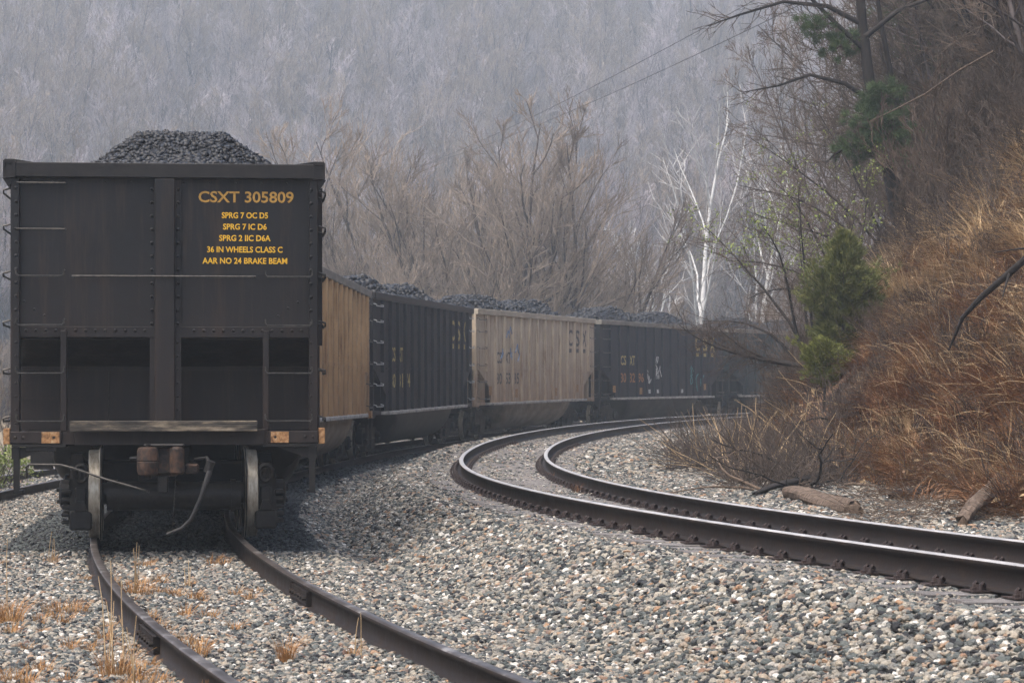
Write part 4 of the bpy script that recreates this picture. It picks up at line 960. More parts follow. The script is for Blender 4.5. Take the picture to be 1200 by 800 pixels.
# white sycamores
for n_, (px, Z, H, sd_, tl, lb) in enumerate(((822, 150, 22, 11, (0, -.12), 'white-barked sycamore with forked bright trunk above the blue-black car'), (866, 152, 19.5, 12, (0, .05), 'taller white-barked sycamore behind the green-leaved shrub'),
                                              (812, 156, 15, 15, (0, -.35), 'white sycamore leaning left beside the forked white tree'))):
    T, C, tp = gen_tree(sd_, H=H, r0=.26, n1=9, n2=5, n3=3, tip=.024, splay=.5, ang1=.6, up=.11, l1=.6, low=.24); ma, mb = tree_meshes(T, C, M['bark_white'], M['twig_white'])
    x, y = at(px, Z); place_tree(ma, mb, x, y, 0, 1, 'sycamore', lb, 'tree', tilt=tl)
for n_, (px, py, sc, lb) in enumerate(((262, 200, .6, 'pale thin sycamore on the hill right of the near coal heap'), (508, 200, .8, 'thin pale tree high on the hill above the black car'), (700, 240, .9, 'thin pale tree on the hill above the far willows'))):
    T, C, tp = gen_tree(30 + n_, H=16, r0=.16, n1=7, n2=4, n3=3, tip=.022, ang1=.5, up=.14, l1=.4, low=.35); ma, mb = tree_meshes(T, C, M['bark_white'], M['twig_white'])
    x, y, _ = ray(px, py, 130, 420); place_tree(ma, mb, x, y, 0, sc, 'sycamore', lb, 'tree')
# a few trees in pale leaf or holding dead leaves on the hill
for n_, (px, py, sc, mt, lb) in enumerate(((500, 190, .75, 'pale_leaf', 'small tree in pale green leaf on the hill above the black car'), (615, 195, .7, 'pale_leaf', 'small tree in pale green leaf on the hill above the cream car'),
        (95, 188, .6, 'dead_leaf', 'small tree holding orange dead leaves on the hill left of the coal heap'), (62, 165, .5, 'dead_leaf', 'second orange-leaved sapling at the far left of the hill'), (829, 75, .45, 'dead_leaf', 'orange-leaved sapling on the hill above the white trees'))):
    T, C, tp = gen_tree(60 + n_, H=9, r0=.09, n1=12, n2=6, n3=5, tip=.01, low=.15); ma, mb = tree_meshes(T, C, M['bark_grey'], M['twig_purple'])
    x, y, _ = ray(px, py, 130, 420); e = place_tree(ma, mb, x, y, 0, sc, 'small_tree', lb, 'tree'); leaves(tp, 5, .12, .18, n_, M[mt], 'foliage', e)

# ------------------------------------------------------------------ the bank
# grass clump sources (all of them stand where the photo has clumps)
def grass_mesh(seed, n, h, spread, w, arch, k=5):
    r = np.random.default_rng(seed); a = r.uniform(0, 6.28, n); rr = spread * np.sqrt(r.random(n)); bx, by = rr * np.cos(a), rr * np.sin(a)
    az = a + r.normal(0, .7, n); L_ = h * r.uniform(.45, 1.1, n); bend = arch * r.uniform(.3, 1.5, n); t = np.linspace(0, 1, k)
    hor = (bend[:, None] * t ** 2) * L_[:, None] + .12 * L_[:, None] * t; ver = L_[:, None] * (t - .38 * bend[:, None] * t ** 2.4)
    X = bx[:, None] + hor * np.cos(az)[:, None]; Y = by[:, None] + hor * np.sin(az)[:, None]
    ww = w * (1 - t[None] * .85); px_, py_ = -np.sin(az)[:, None] * ww, np.cos(az)[:, None] * ww
    Lp = np.stack([X - px_, Y - py_, ver], -1); Rp = np.stack([X + px_, Y + py_, ver + w * .4], -1); V = np.stack([Lp, Rp], 2).reshape(-1, 3)
    i0 = (np.arange(n) * k * 2)[:, None] + (np.arange(k - 1) * 2)[None]; Fq = np.stack([i0, i0 + 1, i0 + 3, i0 + 2], -1).reshape(-1, 4)
    return V, Fq
def clump(name, seed, n, h, spread, w, arch, mat, px, Z, label, group=None, sc=1., cat='grass'):
    V, Fq = grass_mesh(seed, n, h, spread, w, arch); o = mesh_np(name, V, [Fq], mat); x, y = at(px, Z); o.location = (x, y, gz(x, y) - .02); o.scale = (sc,) * 3
    return tag(o, label, cat, group)
g1 = clump('grass_clump', 1, 110, .75, .22, .0075, .7, M['straw'], 1050, 44, 'arching straw-coloured grass clump right of the large cedar', None, 1.2)
g2 = clump('grass_clump', 2, 110, .95, .25, .008, .55, M['straw'], 1105, 52, 'tall pale grass clump high on the bank under the pine')
g3 = clump('grass_clump', 3, 110, .5, .22, .007, 1.0, M['rust_grass'], 1120, 33, 'rust-coloured grass clump low on the bank above the short log')
g4 = clump('grass_clump', 4, 120, .42, .25, .0075, 1.5, M['rust_grass'], 1085, 29.5, 'matted rust-brown grass clump at the bank toe beside the rail')
g5 = clump('grass_clump', 5, 110, .6, .2, .007, .8, M['straw'], 1010, 37, 'drooping straw grass clump below the small cedar')
g6 = clump('grass_clump', 6, 90, .55, .3, .007, .3, M['twig_brown'], 1060, 40, 'dark brown brittle weed clump in the middle of the bank')
def litter(name, y0, y1, n, seed, mat, size, tmin, tmax, lift=.05):
    x, y, z, t = bank_pts(y0, y1, n, seed, tmin, tmax); r = np.random.default_rng(seed); n = len(x); c = np.c_[x, y, z + lift * r.random(n)]
    a = r.normal(0, 1, (n, 3)); a[:, 2] *= .5; a /= np.linalg.norm(a, axis=1, keepdims=True); b = np.cross(a, np.c_[r.normal(0, .5, (n, 2)), np.ones(n)]); b /= np.linalg.norm(b, axis=1, keepdims=True)
    s = size * r.uniform(.5, 1.4, (n, 1)); k = np.array([0, 0, .25]) * s
    V = np.stack([c - a * s, c + b * s * .5 + k, c + a * s, c - b * s * .5 + k], 1).reshape(-1, 3); o = mesh_np(name, V, [np.arange(n * 4).reshape(n, 4)], mat); o['kind'] = 'stuff'
CED1, CED2 = ray(988, 440)[1], ray(965, 484)[1]
def bank_pts(y0, y1, n, seed, tmin=.1, tmax=12):
    r = np.random.default_rng(seed); y = r.uniform(y0, y1, n * 3); x = r.uniform(-.2, .235, n * 3) * y + 1.5 * r.random(n * 3)
    z, ds, dm, D, t = ground(np.c_[x, y], True); q = x / y; k = (t > tmin) & (t < tmax) & (dm > 0) & ~((np.abs(q - .126) < .008) & (y > CED2 - 2.5) & (y < CED2)) & ~((np.abs(q - .1338) < .011) & (y > CED1 - 3) & (y < CED1)); return x[k][:n], y[k][:n], z[k][:n], t[k][:n]
def grass_field(name, y0, y1, n, seed, srcs_, lo, hi, tmin=.1, tmax=12, keep=None):
    x, y, z, t = bank_pts(y0, y1, n, seed, tmin, tmax); r = np.random.default_rng(seed + 50)
    if keep is not None: k = keep(x, y, t, r); x, y, z, t = x[k], y[k], z[k], t[k]
    n = len(x); sc = r.uniform(lo, hi, n)
    # clumps tip a little downhill
    return scatter(name, np.c_[x, y, z - .03], np.c_[r.normal(0, .3, n), r.normal(-.15, .3, n), r.uniform(0, 6.28, n)], np.c_[sc, sc, sc], r.random(n), sources=srcs_)
grass_field('dead_grass', 20, 48, 4200, 1, [g3, g4, g3, g4, g6, g5], .5, 1.0, .15, 9, keep=lambda x, y, t, r: ((x / y > .142 + .01 * vnoise(x, y, 3)) | (r.random(len(x)) < .22)) & (vnoise(x * 1.1, y * .8, 12) > -.35))
grass_field('dead_grass', 48, 95, 2800, 2, [g3, g6, g3, g5, g2], .5, .95, .3, 12, keep=lambda x, y, t, r: (x / y > .155) | (t > 4.5))
grass_field('straw_grass', 28, 75, 1500, 3, [g1, g2, g5], .6, 1.15, 1.6, 10, keep=lambda x, y, t, r: (vnoise(x * .5, y * .35, 8) + .12 * (t - 4) > .05) & (x / y > .145))
litter('leaf_litter', 20, 60, 26000, 71, M['leaf_brown'], .045, .02, 9, .25); litter('leaf_litter', 20, 60, 9000, 72, M['straw'], .06, .02, 9, .3)
def stems(name, y0, y1, n, seed, mat, l0, l1, rad, droop, up0, tmin, tmax, keep=None):
    x, y, z, t = bank_pts(y0, y1, n, seed, tmin, tmax); r = np.random.default_rng(seed); T = Tubes()
    for i in range(len(x)):
        if keep is not None and not keep(x[i], y[i]): continue
        d = np.array([r.normal(-.15, .45), r.normal(0, .4), up0]); d /= np.linalg.norm(d); b_, d2 = branch(r, (x[i], y[i], z[i]), d, r.uniform(l0, l1), 6, .09, droop); T.add(b_, np.linspace(rad, rad * .35, 6), 3)
        if r.random() < .5: b2, _ = branch(r, b_[2], side_dir(r, d2, .5), r.uniform(l0, l1) * .5, 4, .1, droop); T.add(b2, np.linspace(rad * .7, rad * .3, 4), 3)
    o = T.build(name, mat); o['kind'] = 'stuff'
stems('dark_weed_stems', 22, 62, 5200, 81, M['twig_dark'], .3, 1.0, .0055, 0, 1.1, .1, 9)
stems('grey_weed_stems', 22, 62, 2600, 83, M['bark_grey'], .3, .9, .005, -.02, .8, .1, 9)
stems('straw_stems', 24, 62, 3000, 82, M['straw'], .4, 1.0, .0055, -.22, 1.2, .3, 9, keep=lambda x, y: x / y > .14 and vnoise(np.array([x * .45]), np.array([y * .3]), 8)[0] > -.35)
# brush on the bank
bs4 = bush(br_a, 1150, 40, .45, 'brown leafless shrub on the bank under the leaning dead branch')
bs5 = bush(br_c, 1175, 58, .8, 'dark leafless shrub at the upper right edge of the bank')
def brush_field(name, y0, y1, n, seed, srcs_, lo, hi, tmin, tmax, keep=None):
    x, y, z, t = bank_pts(y0, y1, n, seed, tmin, tmax); r = np.random.default_rng(seed)
    if keep is not None: k = keep(x, y, t, r); x, y, z, t = x[k], y[k], z[k], t[k]
    n = len(x); sc = r.uniform(lo, hi, n)
    return scatter(name, np.c_[x, y, z - .05], np.c_[r.normal(0, .2, (n, 2)), r.uniform(0, 6.28, n)], np.c_[sc, sc, sc], r.random(n), sources=srcs_)
brush_field('undergrowth', 38, 75, 520, 11, [bs1, bs3, bs3, bs4], .14, .30, .05, 2.6)
brush_field('undergrowth', 24, 60, 420, 12, [bs4, bs1, bs3], .15, .32, 1.2, 9)
brush_field('undergrowth', 30, 60, 330, 15, [bs4, bs3, bs5], .3, .6, 3.6, 10)
brush_field('undergrowth', 48, 95, 800, 13, [bs5, bs3, bs1, bs4], .5, 1.1, 4.5, 16)

# dark bare trees and shrubs of the bank top
dk = []
for q in range(4):
    T, C, tp = gen_tree(400 + q, H=8.5 + q, stems=1 + (q % 2) * 2, r0=.12, n1=13, n2=8, n3=6, n4=1, tip=.009, ang1=.9, ang2=.6, up=.06, l1=.5, low=.12, splay=.45, lean=.15)
    dk.append(tree_meshes(T, C, M['bark_grey'] if q % 2 else M['bark_dark'], M['twig_mid']))
DL = ['dark bare tree at the far right edge of the bank', 'dark bare tree right of the pine trunk', 'bare brown tree at the top right corner', 'dark bare tree on the bank crest left of the pine', 'slim dark bare tree just behind the pine', 'dark bare tree on the bank crest above the large cedar',
      'dense brown bare tree over the straw grass at right', 'bare tree at the back of the bank beyond the pine', 'dark bare tree filling the upper right of the bank', 'bare dark tree above the leaning dead branch', 'bare tree at the end of the bank crest nearest the white trees', 'low dark bare tree beside the green-leaved shrub']
for n_, (px, Z, sc) in enumerate(((1190, 60, 1.), (1120, 64, 1.05), (1160, 70, 1.2), (1020, 70, .8), (1065, 74, 1.1), (985, 66, .55), (1200, 52, .8), (1100, 82, 1.2), (1140, 78, 1.3), (1230, 48, .9), (960, 78, .6), (930, 74, .5))):
    x, y = at(px, Z); place_tree(*dk[n_ % 4], x, y, n_ * 2.1, sc, 'bare_tree', DL[n_], 'tree', tilt=(0, -.12))
r = np.random.default_rng(19)
for n_ in range(30):
    Z = r.uniform(50, 84); Z = max(Z, 61.); px = r.uniform(1075, 1240); x, y = at(px, Z)
    place_tree(*dk[n_ % 4], x, y, n_ * 1.7, r.uniform(.5, 1.), 'bare_tree', 'dark bare tree lost in the thicket that covers the upper right of the bank', 'tree', 'thicket on the upper bank', tilt=(0, -.15))
# pine with dark leaning trunk
px_, py_ = at(1068, 56); pz = gz(px_, py_)
pine = empty('pine_tree', (px_, py_, pz), label='dark-trunked pine leaning left on the bank with a few dense needle clumps', cat='tree')
T = Tubes(); tr = np.array([(0, 0, -.4), (-.22, 0, .9), (-.45, 0, 2.0), (-.72, .1, 3.1), (-.95, .1, 4.3), (-1.1, .1, 5.6), (-1.25, 0, 7.2), (-1.3, 0, 9)]); T.add(tr, [.26, .2, .17, .15, .13, .11, .09, .04], 9)
tr2 = np.array([(0.05, 0, -.3), (.1, .1, 1.), (-.05, .2, 2.4), (-.3, .3, 3.8), (-.6, .4, 5.4), (-.9, .5, 7.5)]); T.add(tr2, [.12, .09, .08, .07, .06, .03], 7)
limbs = [((-1.08, .1, 5.5), (-1.9, 0, 5.9), (-2.9, 0, 6.0), (-3.9, 0, 5.7), (-4.6, 0, 5.45)), ((-.85, .1, 3.75), (-1.5, 0, 4.15), (-2.3, 0, 4.35), (-3.0, 0, 4.1), (-3.8, 0, 3.95)), ((-1.0, .1, 4.9), (-1.7, 0, 5.5), (-2.5, 0, 6.3), (-3.4, 0, 6.7), (-4.2, 0, 6.9)),
         ((-.5, 0, 2.4), (.1, -.2, 2.7), (.8, -.3, 3.0), (1.6, -.3, 2.9), (2.3, -.3, 2.8)), ((-.6, 0, 2.9), (-1.1, -.3, 2.9), (-1.5, -.4, 2.7), (-1.8, -.4, 2.5), (-2.0, -.4, 2.3)), ((-1.05, 0, 5.2), (-.3, 0, 5.8), (.5, 0, 6.1), (1.3, 0, 6.2), (2.1, 0, 6.1)), ((-1.2, 0, 6.4), (-2.2, 0, 7.), (-3.0, 0, 7.1), (-3.8, 0, 6.9), (-4.5, 0, 6.6))]
for l in limbs: T.add(np.array(l), [.07, .055, .04, .026, .012], 5)
T.build('trunk', M['bark_dark'], pine, smooth=True)
C = Tubes(); r = np.random.default_rng(5); tp = []; td = []
for li, l in enumerate(limbs):
    l = np.array(l)
    for q in range(26):
        f = r.uniform(.15, 1) * 3.99; j = int(f); p = l[j] * (1 - f + j) + l[j + 1] * (f - j); d = side_dir(r, (l[j + 1] - l[j]) / np.linalg.norm(l[j + 1] - l[j]), .8)
        b_, _ = branch(r, p, d, r.uniform(.3, .9), 4, .2, .02); C.add(b_, [.012, .009, .006, .004], 3)
        for z_ in range(2): b2, d2 = branch(r, b_[2], side_dir(r, d, .7), .3, 3, .2, .02); C.add(b2, [.006, .005, .003], 3)
for cx_, cy__, cz_, rad, m_ in ((-.8, -.3, 3.1, .75, 110), (-.3, -.4, 2.7, .65, 70), (-1.2, -.3, 2.6, .5, 50), (-.7, -.3, 3.9, .45, 40), (.7, -.4, 2.9, .6, 50), (.2, -.2, 2.2, .4, 22), (-.9, 0, 3.6, .3, 20), (-1.6, 0, 5.0, .55, 22), (-2.2, 0, 5.5, .5, 18), (.9, -.3, 2.9, .4, 18)):
    for q in range(m_):
        v = r.normal(0, 1, 3); v /= np.linalg.norm(v); p = np.array([cx_, cy__, cz_]) + v * rad * r.uniform(.2, 1) * np.array([1.25, 1, .8]); tp.append(p); td.append(v * .6 + np.array([-.2, 0, .35]))
        C.add(np.array([(cx_, cy__, cz_), p * .5 + np.array([cx_, cy__, cz_]) * .5 + np.array([0, 0, -.05]), p]), [.01, .008, .004], 3)
C.build('crown', M['twig_dark'], pine); needles(np.array(tp), np.array(td), 110, .15, .007, 3, M['needle'], 'needles', pine, .7)
# more needle boughs up the frame edge
pn2 = empty('pine_tree', (*at(1120, 62), gz(*at(1120, 62))), label='thin pine standing right of the leaning pine, sparse olive boughs', cat='tree')
T = Tubes(); T.add(np.array([(0, 0, -.3), (-.3, 0, 2), (-.9, 0, 4.5), (-1.5, 0, 7.5)]), [.09, .08, .06, .03], 7); r = np.random.default_rng(8); tp = []; td = []; C = Tubes()
for q in range(34):
    f = r.uniform(.15, .98); p = np.array([-1.5 * f ** 1.3, 0, 7.5 * f]); a = r.uniform(0, 6.28); d = np.array([math.cos(a), math.sin(a), .15]); b_, d2 = branch(r, p, d, r.uniform(.5, 1.5), 5, .12, .03); C.add(b_, [.02, .016, .012, .009, .005], 4)
    for j in (2, 3, 4):
        for z_ in range(5): tp.append(b_[j] + r.normal(0, .12, 3)); td.append(d2 + np.array([0, 0, .3]))
T.build('trunk', M['bark_dark'], pn2); C.build('crown', M['twig_dark'], pn2); needles(np.array(tp), np.array(td), 16, .13, .006, 4, M['needle'], 'needles', pn2, .7)

def cedar(px, py, H, rad, label, mat, seed, nb, stem=.0, n_per=26, ln=.085):
    x, y, _ = ray(px, py); H = H * y / F; rad = rad * y / F; e = empty('cedar_tree', (x, y, gz(x, y)), label=label, cat='tree'); r = np.random.default_rng(seed)
    T = Tubes(); T.add(np.array([(0, 0, -.2), (.02, 0, H * .3), (-.02, 0, H * .65), (.03, 0, H * .97)]), [.05 * H / 2.3, .045 * H / 2.3, .03 * H / 2.3, .008], 7); T.build('trunk', M['bark_dark'], e)
    C = Tubes(); tp, td = [], []
    for q in range(nb):
        f = stem + (1 - stem) * r.random() ** .85; z0 = f * H * .93; u = (f - stem) / (1 - stem)
        lob = 1 + .28 * math.sin(q * 1.7 + f * 9)
        R_ = rad * (math.sin(min(u * 1.9 + .35, 2.2)) ** .8 if u < .62 else max(.06, 1.25 * (1 - u) ** .75)) * lob * r.uniform(.75, 1.1)
        a = r.uniform(0, 6.28); p0 = np.array([0, 0, z0]); tip_ = np.array([math.cos(a) * R_, math.sin(a) * R_, min(z0 + R_ * r.uniform(.2, .75), H * 1.02)])
        mid = (p0 + tip_) / 2 + np.array([0, 0, -.04]); C.add(np.array([p0, mid, tip_]), [.012, .008, .004], 3)
        d = tip_ - p0; d /= np.linalg.norm(d)
        for w_ in np.linspace(.35, 1.02, 9): tp.append(mid * max(0, 1 - abs(w_ - .5) * 2) + (tip_ if w_ > .5 else p0) * min(1, abs(w_ - .5) * 2) + r.normal(0, .035, 3)); td.append(d + np.array([0, 0, .5]))
    C.build('crown', M['twig_brown'], e); needles(np.array(tp), np.array(td), int(n_per * .8), ln * 1.2, .0075, seed, mat, 'foliage', e, .55)
    return e
cedar(988, 440, 176, 47, 'large bushy olive-green cedar on the bank beside the curve', M['cedar'], 21, 480)
cedar(965, 484, 90, 31, 'small round bright cedar on a bare stem in front of the large cedar', M['cedar_bright'], 22, 90, .38, 30, .06)
cedar(1170, 190, 130, 44, 'shaded cedar half hidden in the bare trees at upper right', M['needle'], 23, 170, .05, 22, .1)
cedar(1100, 235, 110, 42, 'dull green cedar behind the grass crest right of the pine trunk', M['needle'], 24, 130, .05, 22, .1)

# overhanging shrubs with curved dark stems and fresh leaves
def arch_shrub(px, Z, label, stems, leaf_n, seed, mat=None, zoff=0., twn=9):
    x, y = at(px, Z); e = empty('arching_shrub', (x, y, gz(x, y) + zoff), label=label, cat='shrub'); r = np.random.default_rng(seed); T, C = Tubes(), Tubes(); tips = []
    for (ang, L_, up0, droop) in stems:
        d = np.array([-math.cos(ang) * 1., r.normal(0, .25), math.sin(ang)]); p = np.array([r.normal(0, .1), 0, -.1]); pts = [p]
        for i in range(9): d = d + np.array([0, 0, -droop if i > 2 else up0]) + r.normal(0, .07, 3); d /= np.linalg.norm(d); pts.append(pts[-1] + d * L_ / 9)
        pts = np.array(pts); T.add(pts, np.linspace(.045, .008, 10), 5)
        for q in range(26):
            f = r.uniform(.2, .98) * 8.99; j = int(f); pp = pts[j] * (1 - f + j) + pts[j + 1] * (f - j); dd = pts[j + 1] - pts[j]; dd /= np.linalg.norm(dd)
            b1, _ = branch(r, pp, side_dir(r, dd, .8), L_ * r.uniform(.12, .34), 5, .2, .05); C.add(b1, np.linspace(.009, .004, 5), 3)
            for i3 in range(twn):
                j3 = r.integers(1, 5); b2, _ = branch(r, b1[j3], side_dir(r, dd, 1.), L_ * r.uniform(.05, .14), 3, .2, .03); C.add(b2, [.004, .003, .002], 3); tips.append(b2[-1]); tips.append(b2[1])
    T.build('stems', M['bark_dark'], e, smooth=True); C.build('twigs', M['twig_dark'], e)
    if leaf_n: 
        tips = np.array(tips); sel = tips[(r.random(len(tips)) < leaf_n) & (tips[:, 2] > .45 * tips[:, 2].max())]; leaves(sel, 7, .036, .07, seed, mat or M['leaf'], 'leaves', e)
    return e
arch_shrub(955, 50, 'arching shrub with fresh green leaves overhanging the far cars', [(1.05, 3.6, .03, .10), (1.2, 4.2, .02, .08), (.85, 3.1, .1, .1), (1.45, 4.0, .02, .06), (1.6, 3.6, .0, .05), (1.9, 3.4, 0, .05)], .15, 31, zoff=.0)
arch_shrub(1010, 54, 'arching bare shrub with scattered green leaves left of the pine', [(.8, 3.6, .05, .1), (1.2, 3.8, .0, .08), (1.6, 3.6, .0, .05), (2., 3.0, .0, .08), (.5, 3., .1, .1)], .14, 32)
arch_shrub(1050, 60, 'tall thin bare shrub reaching left below the pine limbs', [(.7, 4.6, .05, .07), (1.0, 5., .0, .05), (1.3, 4.8, .0, .04), (.5, 4., .08, .08)], .05, 33)
arch_shrub(945, 46, 'low bare shrub with a dark limb dipping in front of the far cars', [(.15, 2.4, -.04, -.09), (.35, 2.2, -.08, -.1), (.05, 1.9, -.02, -.12)], .0, 34, zoff=1.25 - .6)

# dead leaning branches, logs, drift wood
def dead_branch(name, pts, rad, label, cat='branch', mat='bark_dark', twigs=()):
    T = Tubes(); p = np.array(pts, float); o0 = p[0].copy(); T.add(p - o0, rad, 8)
    e = T.build(name, M[mat], smooth=True); e.location = o0
    for tw in twigs:
        t2 = Tubes(); q = np.array(tw[0], float); t2.add(q - o0, tw[1], 5); t2.build('twig', M[mat], e)
    return tag(e, label, cat)
def wp(px, py, Z): return ((px - 600) * Z / F, Z, ZC + (450 - py) * Z / F)
def gp(px, Z, up=0.): x, y = at(px, Z); return (x, y, gz(x, y) + up)
dead_branch('dead_branch', [wp(1112, 410, 33.6), wp(1128, 372, 33.2), wp(1150, 348, 33), wp(1185, 318, 32.6), wp(1215, 292, 32.4)], [.012, .03, .042, .05, .05],
            'crooked dark dead branch leaning down the bank at the right edge', twigs=[([wp(1183, 320, 32.6), wp(1178, 335, 32.4), wp(1174, 352, 32.2)], [.022, .014, .006]), ([wp(1165, 296, 32.9), wp(1190, 292, 32.8), wp(1215, 290, 32.6)], [.006, .012, .016])])
dead_branch('dead_limb', [wp(1020, 142, 50), wp(1050, 128, 49), wp(1085, 110, 48), wp(1125, 82, 47), wp(1165, 60, 46)], [.008, .014, .018, .02, .022], 'long pale dead limb slanting across the dark trees under the pine', mat='wood')

def up(p, h): return (p[0], p[1], p[2] + h)
def log_mesh(name, p0, p1, r0, r1, label, seed, mat='wood'):
    r = np.random.default_rng(seed); p0, p1 = np.array(p0), np.array(p1); k, n = 30, 22; V = []
    d = (p1 - p0) / np.linalg.norm(p1 - p0); a = np.cross(d, (0, 0, 1)); a /= np.linalg.norm(a); b = np.cross(a, d)
    for i in range(k):
        t = i / (k - 1); c = p0 + (p1 - p0) * t + a * .03 * math.sin(t * 5 + seed) + b * .015 * math.sin(t * 8); rad = r0 + (r1 - r0) * t
        for j in range(n):
            th = j * 2 * math.pi / n; q = rad * (1 + .12 * math.sin(th * 3 + t * 3) + r.normal(0, .035) - .05 * (math.sin(th * 7 + t * 9) > .6)); off = (0 if 0 < i < k - 1 else r.normal(0, .05)); V.append(c + (a * math.cos(th) + b * math.sin(th)) * q + d * off)
    b_ = MB(); b_.add([v - p0 for v in V], [(i * n + j, i * n + (j + 1) % n, (i + 1) * n + (j + 1) % n, (i + 1) * n + j) for i in range(k - 1) for j in range(n)] + [list(range(n)), [(k - 1) * n + j for j in range(n)]])
    o = b_.build(name, M[mat]); o.location = p0; return tag(o, label, 'log')
log_mesh('fallen_log', up(ray(930, 585), .07), up(ray(1000, 605), .06), .12, .095, 'broken weathered log lying at the bank toe beside the inner rail', 1)
log_mesh('fallen_log', up(ray(1125, 618), .06), up(ray(1175, 582), .16), .065, .10, 'short brown log propped on the bank near the right edge', 2)
log_mesh('fallen_branch', up(ray(884, 584), .05), up(ray(992, 555), .1), .03, .065, 'long dark branch lying on the gravel left of the broken log', 3, 'bark_dark')
log_mesh('fallen_log', up(ray(1050, 588), .05), up(ray(1090, 578), .06), .07, .055, 'dark log half buried in matted grass right of the broken log', 4, 'bark_dark')
# long pale stalks in the brush heap at the toe of the bank
r = np.random.default_rng(41); T = Tubes()
for q in range(120):
    px = r.uniform(800, 985); Z = r.uniform(37, 44) if px > 850 else r.uniform(43, 52); p = np.array(gp(px, Z)); d = np.array([r.normal(-.1, .6), r.normal(0, .4), r.uniform(.15, 1.1)]); b_, _ = branch(r, p, d / np.linalg.norm(d), r.uniform(.5, 1.4), 5, .1, -.02); T.add(b_, np.linspace(r.uniform(.006, .014), .003, 5), 4)
o = T.build('pale_stalks', M['straw']); o['kind'] = 'stuff'
for nm, mt, cnt in (('dead_branches', M['bark_dark'], 34), ('dead_branches', M['wood'], 22)):
    T = Tubes()
    for q in range(cnt):
        px = r.uniform(812, 1010); Z = r.uniform(33, 40) if px > 870 else r.uniform(40, 48); p = np.array(gp(px, Z, .06)); d = np.array([r.normal(0, 1), r.normal(0, .5), r.uniform(.0, .45)]); d /= np.linalg.norm(d); L_ = r.uniform(.6, 1.9); rad = r.uniform(.010, .026)
        b_, d2 = branch(r, p, d, L_, 8, .16, -.03); T.add(b_, np.linspace(rad, rad * .3, 8), 6)
        for w_ in range(4): j = r.integers(1, 7); b2, _ = branch(r, b_[j], side_dir(r, d2, .8), L_ * r.uniform(.2, .45), 5, .2, .02); T.add(b2, np.linspace(rad * .45, rad * .12, 5), 4)
    o = T.build(nm, mt); o['kind'] = 'stuff'
T = Tubes()
for q in range(2400):
    px = r.uniform(785, 1000); Z = r.uniform(34, 42) if px > 860 else r.uniform(42, 54); p = np.array(gp(px, Z)); d = np.array([r.normal(-.1, .7), r.normal(0, .5), r.uniform(.0, 1.3)]); b_, _ = branch(r, p, d / np.linalg.norm(d), r.uniform(.3, 1.3), 5, .16, -.03); T.add(b_, np.linspace(r.uniform(.003, .009), .0025, 5), 3)
o = T.build('fallen_twigs', M['twig_dark']); o['kind'] = 'stuff'
T = Tubes()
for q in range(900):
    px = r.uniform(1000, 1215); Z = r.uniform(24.5, 33); x, y = at(px, Z); 
    p = np.array((x, y, gz(x, y) + .02)); d = np.array([r.normal(0, .9), r.normal(0, .5), r.uniform(-.1, .25)]); b_, _ = branch(r, p, d / np.linalg.norm(d), r.uniform(.2, .8), 4, .14, -.02); T.add(b_, np.linspace(.005, .002, 4), 3)
o = T.build('fallen_twigs', M['wood']); o['kind'] = 'stuff'

# ------------------------------------------------------------------ weeds between and beside the rails
def weed(px, Z, h, spread, seed, n, label, mat='orange_weed', name='dry_weed', tall=0):
    V, Fq = grass_mesh(seed, n, h * 1.15, spread * .8, .0026, .45, 4); o = mesh_np(name, V, [Fq], M[mat]); x, y = at(px, Z); o.location = (x, y, gz(x, y))
    tag(o, label, 'weed', None)
    if tall:
        T = Tubes(); r = np.random.default_rng(seed)
        for q in range(tall):
            b_, _ = branch(r, (r.normal(0, .03), r.normal(0, .03), 0), (r.normal(0, .06), 0, 1), h * r.uniform(2.2, 3.6), 5, .05, .02); T.add(b_, np.linspace(.0045, .002, 5), 4)
        T.build('stalk', M['straw'], o)
    return o
weed(335, 15.6, .17, .07, 1, 130, 'round orange weed tuft in the gravel left of the nearer spur rail')
weed(228, 16.0, .13, .12, 2, 150, 'orange weeds hugging the inside of the left spur rail')
weed(413, 15.9, .10, .05, 3, 40, 'single stalked weed tuft against the right spur rail', tall=2)
weed(135, 14.8, .20, .12, 4, 150, 'tall straw weeds left of the left spur rail near the bottom edge', tall=5)
weed(162, 13.6, .19, .10, 5, 120, 'straw weed clump at the bottom edge beside the left spur rail', tall=3)
weed(158, 20.6, .14, .20, 6, 200, 'spreading orange weeds just in front of the left wheel', tall=4)
weed(75, 19.0, .12, .22, 7, 200, 'wide patch of orange weeds left of the track')
weed(8, 18.2, .2, .16, 8, 180, 'orange weed clump at the left edge of the gravel', tall=2)
weed(245, 18.6, .08, .1, 9, 70, 'low orange sprigs midway between the spur rails')
weed(222, 21.5, .07, .08, 10, 50, 'thin weed stalks under the coupler', tall=3)
weed(355, 20.4, .09, .09, 11, 70, 'small dry weed beyond the right spur rail')
weed(60, 24.5, .1, .1, 12, 60, 'dry weed beside the left truck of the near car', tall=3)
weed(10, 14.6, .11, .09, 13, 90, 'low orange weed at the bottom left corner')
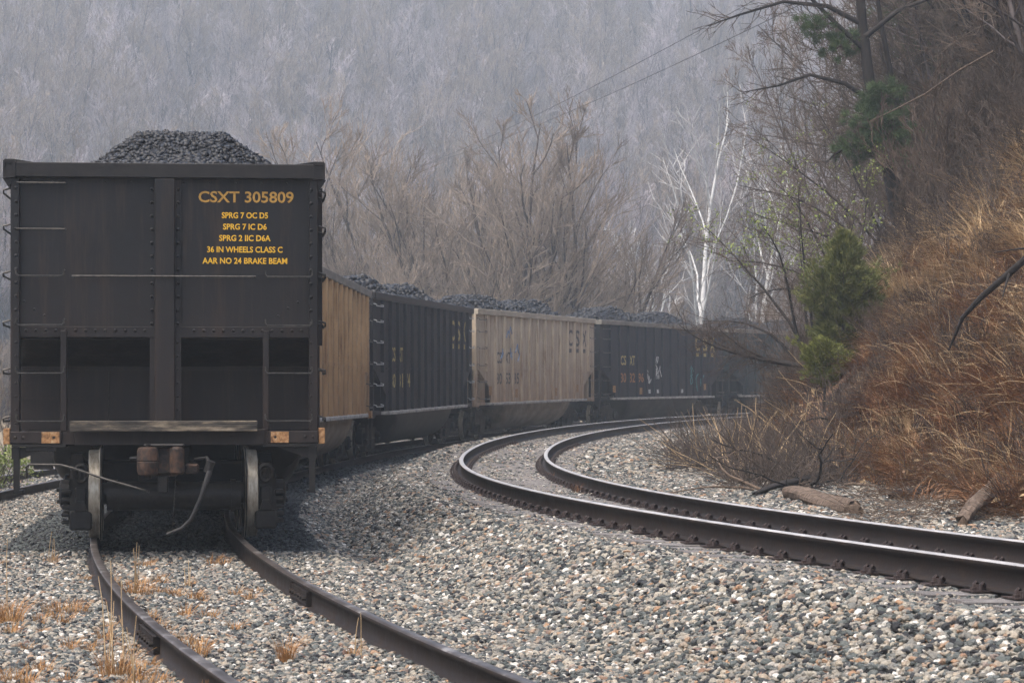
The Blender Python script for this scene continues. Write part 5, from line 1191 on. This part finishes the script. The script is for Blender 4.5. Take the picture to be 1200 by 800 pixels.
ws1 = weed(183, 18.0, .09, .06, 14, 45, 'tiny reddish weed inside the left rail'); ws2 = weed(100, 22.2, .07, .06, 15, 40, 'tiny dry weed left of the left wheel')
r = np.random.default_rng(90); n = 170; y = r.uniform(12.5, 26, n * 3); x = r.uniform(-.21, -.02, n * 3) * y; z, ds, dm, D, t = ground(np.c_[x, y], True)
k = (vnoise(x * 1.3, y * 1.3, 6) > .2 - .15 * ((ds > -2.4) & (ds < -.2))) & (ds < .5) & (np.abs(np.abs(ds) - .755) > .06); x, y, z = x[k][:n], y[k][:n], z[k][:n]; n = len(x); sc = r.uniform(.5, 1.3, n)
scatter('weed_sprigs', np.c_[x, y, z], np.c_[np.zeros((n, 2)), r.uniform(0, 6.28, n)], np.c_[sc, sc, sc], r.random(n), sources=[ws1, ws2])

# weeds against the main rails
weed(648, 40, .12, .10, 16, 80, 'rust-brown weeds on the inner main rail at the bend', 'rust_grass'); weed(676, 33.5, .16, .08, 17, 70, 'brown weed tuft leaning on the inner main rail', 'rust_grass')

# brush and pale boulders on the river bank far left
bush(br_b, 3, 62, .9, 'pale brush on the river bank at the far left edge'); 

# power lines crossing the valley
def cable(a, b, sag, label):
    a, b = np.array(a), np.array(b); pts = [a + (b - a) * t - np.array([0, 0, 4 * sag * t * (1 - t)]) for t in np.linspace(0, 1, 40)]; T = Tubes(); T.add(np.array(pts), [.012] * 40, 5); o = T.build('power_line', M['cable'])
    return tag(o, label, 'power line')
cable(wp(1010, -70, 70), wp(395, 222, 250), 1.2, 'upper thin black cable slanting down across the misty hill'); cable(wp(1040, -45, 68), wp(420, 208, 245), 1.2, 'lower thin black cable slanting down across the misty hill')

x, y = at(-6, 44); e = empty('leafy_shrub', (x, y, gz(x, y)), label='small yellow-green leafy shrub at the far left edge behind the near car', cat='shrub')
T, C, tp = gen_tree(900, H=1.0, stems=6, r0=.02, n1=5, n2=4, n3=3, tip=.004, splay=.6, low=.1); T.build('stems', M['bark_dark'], e); C.build('twigs', M['twig_dark'], e); leaves(tp, 8, .03, .06, 9, M['leaf'], 'leaves', e)
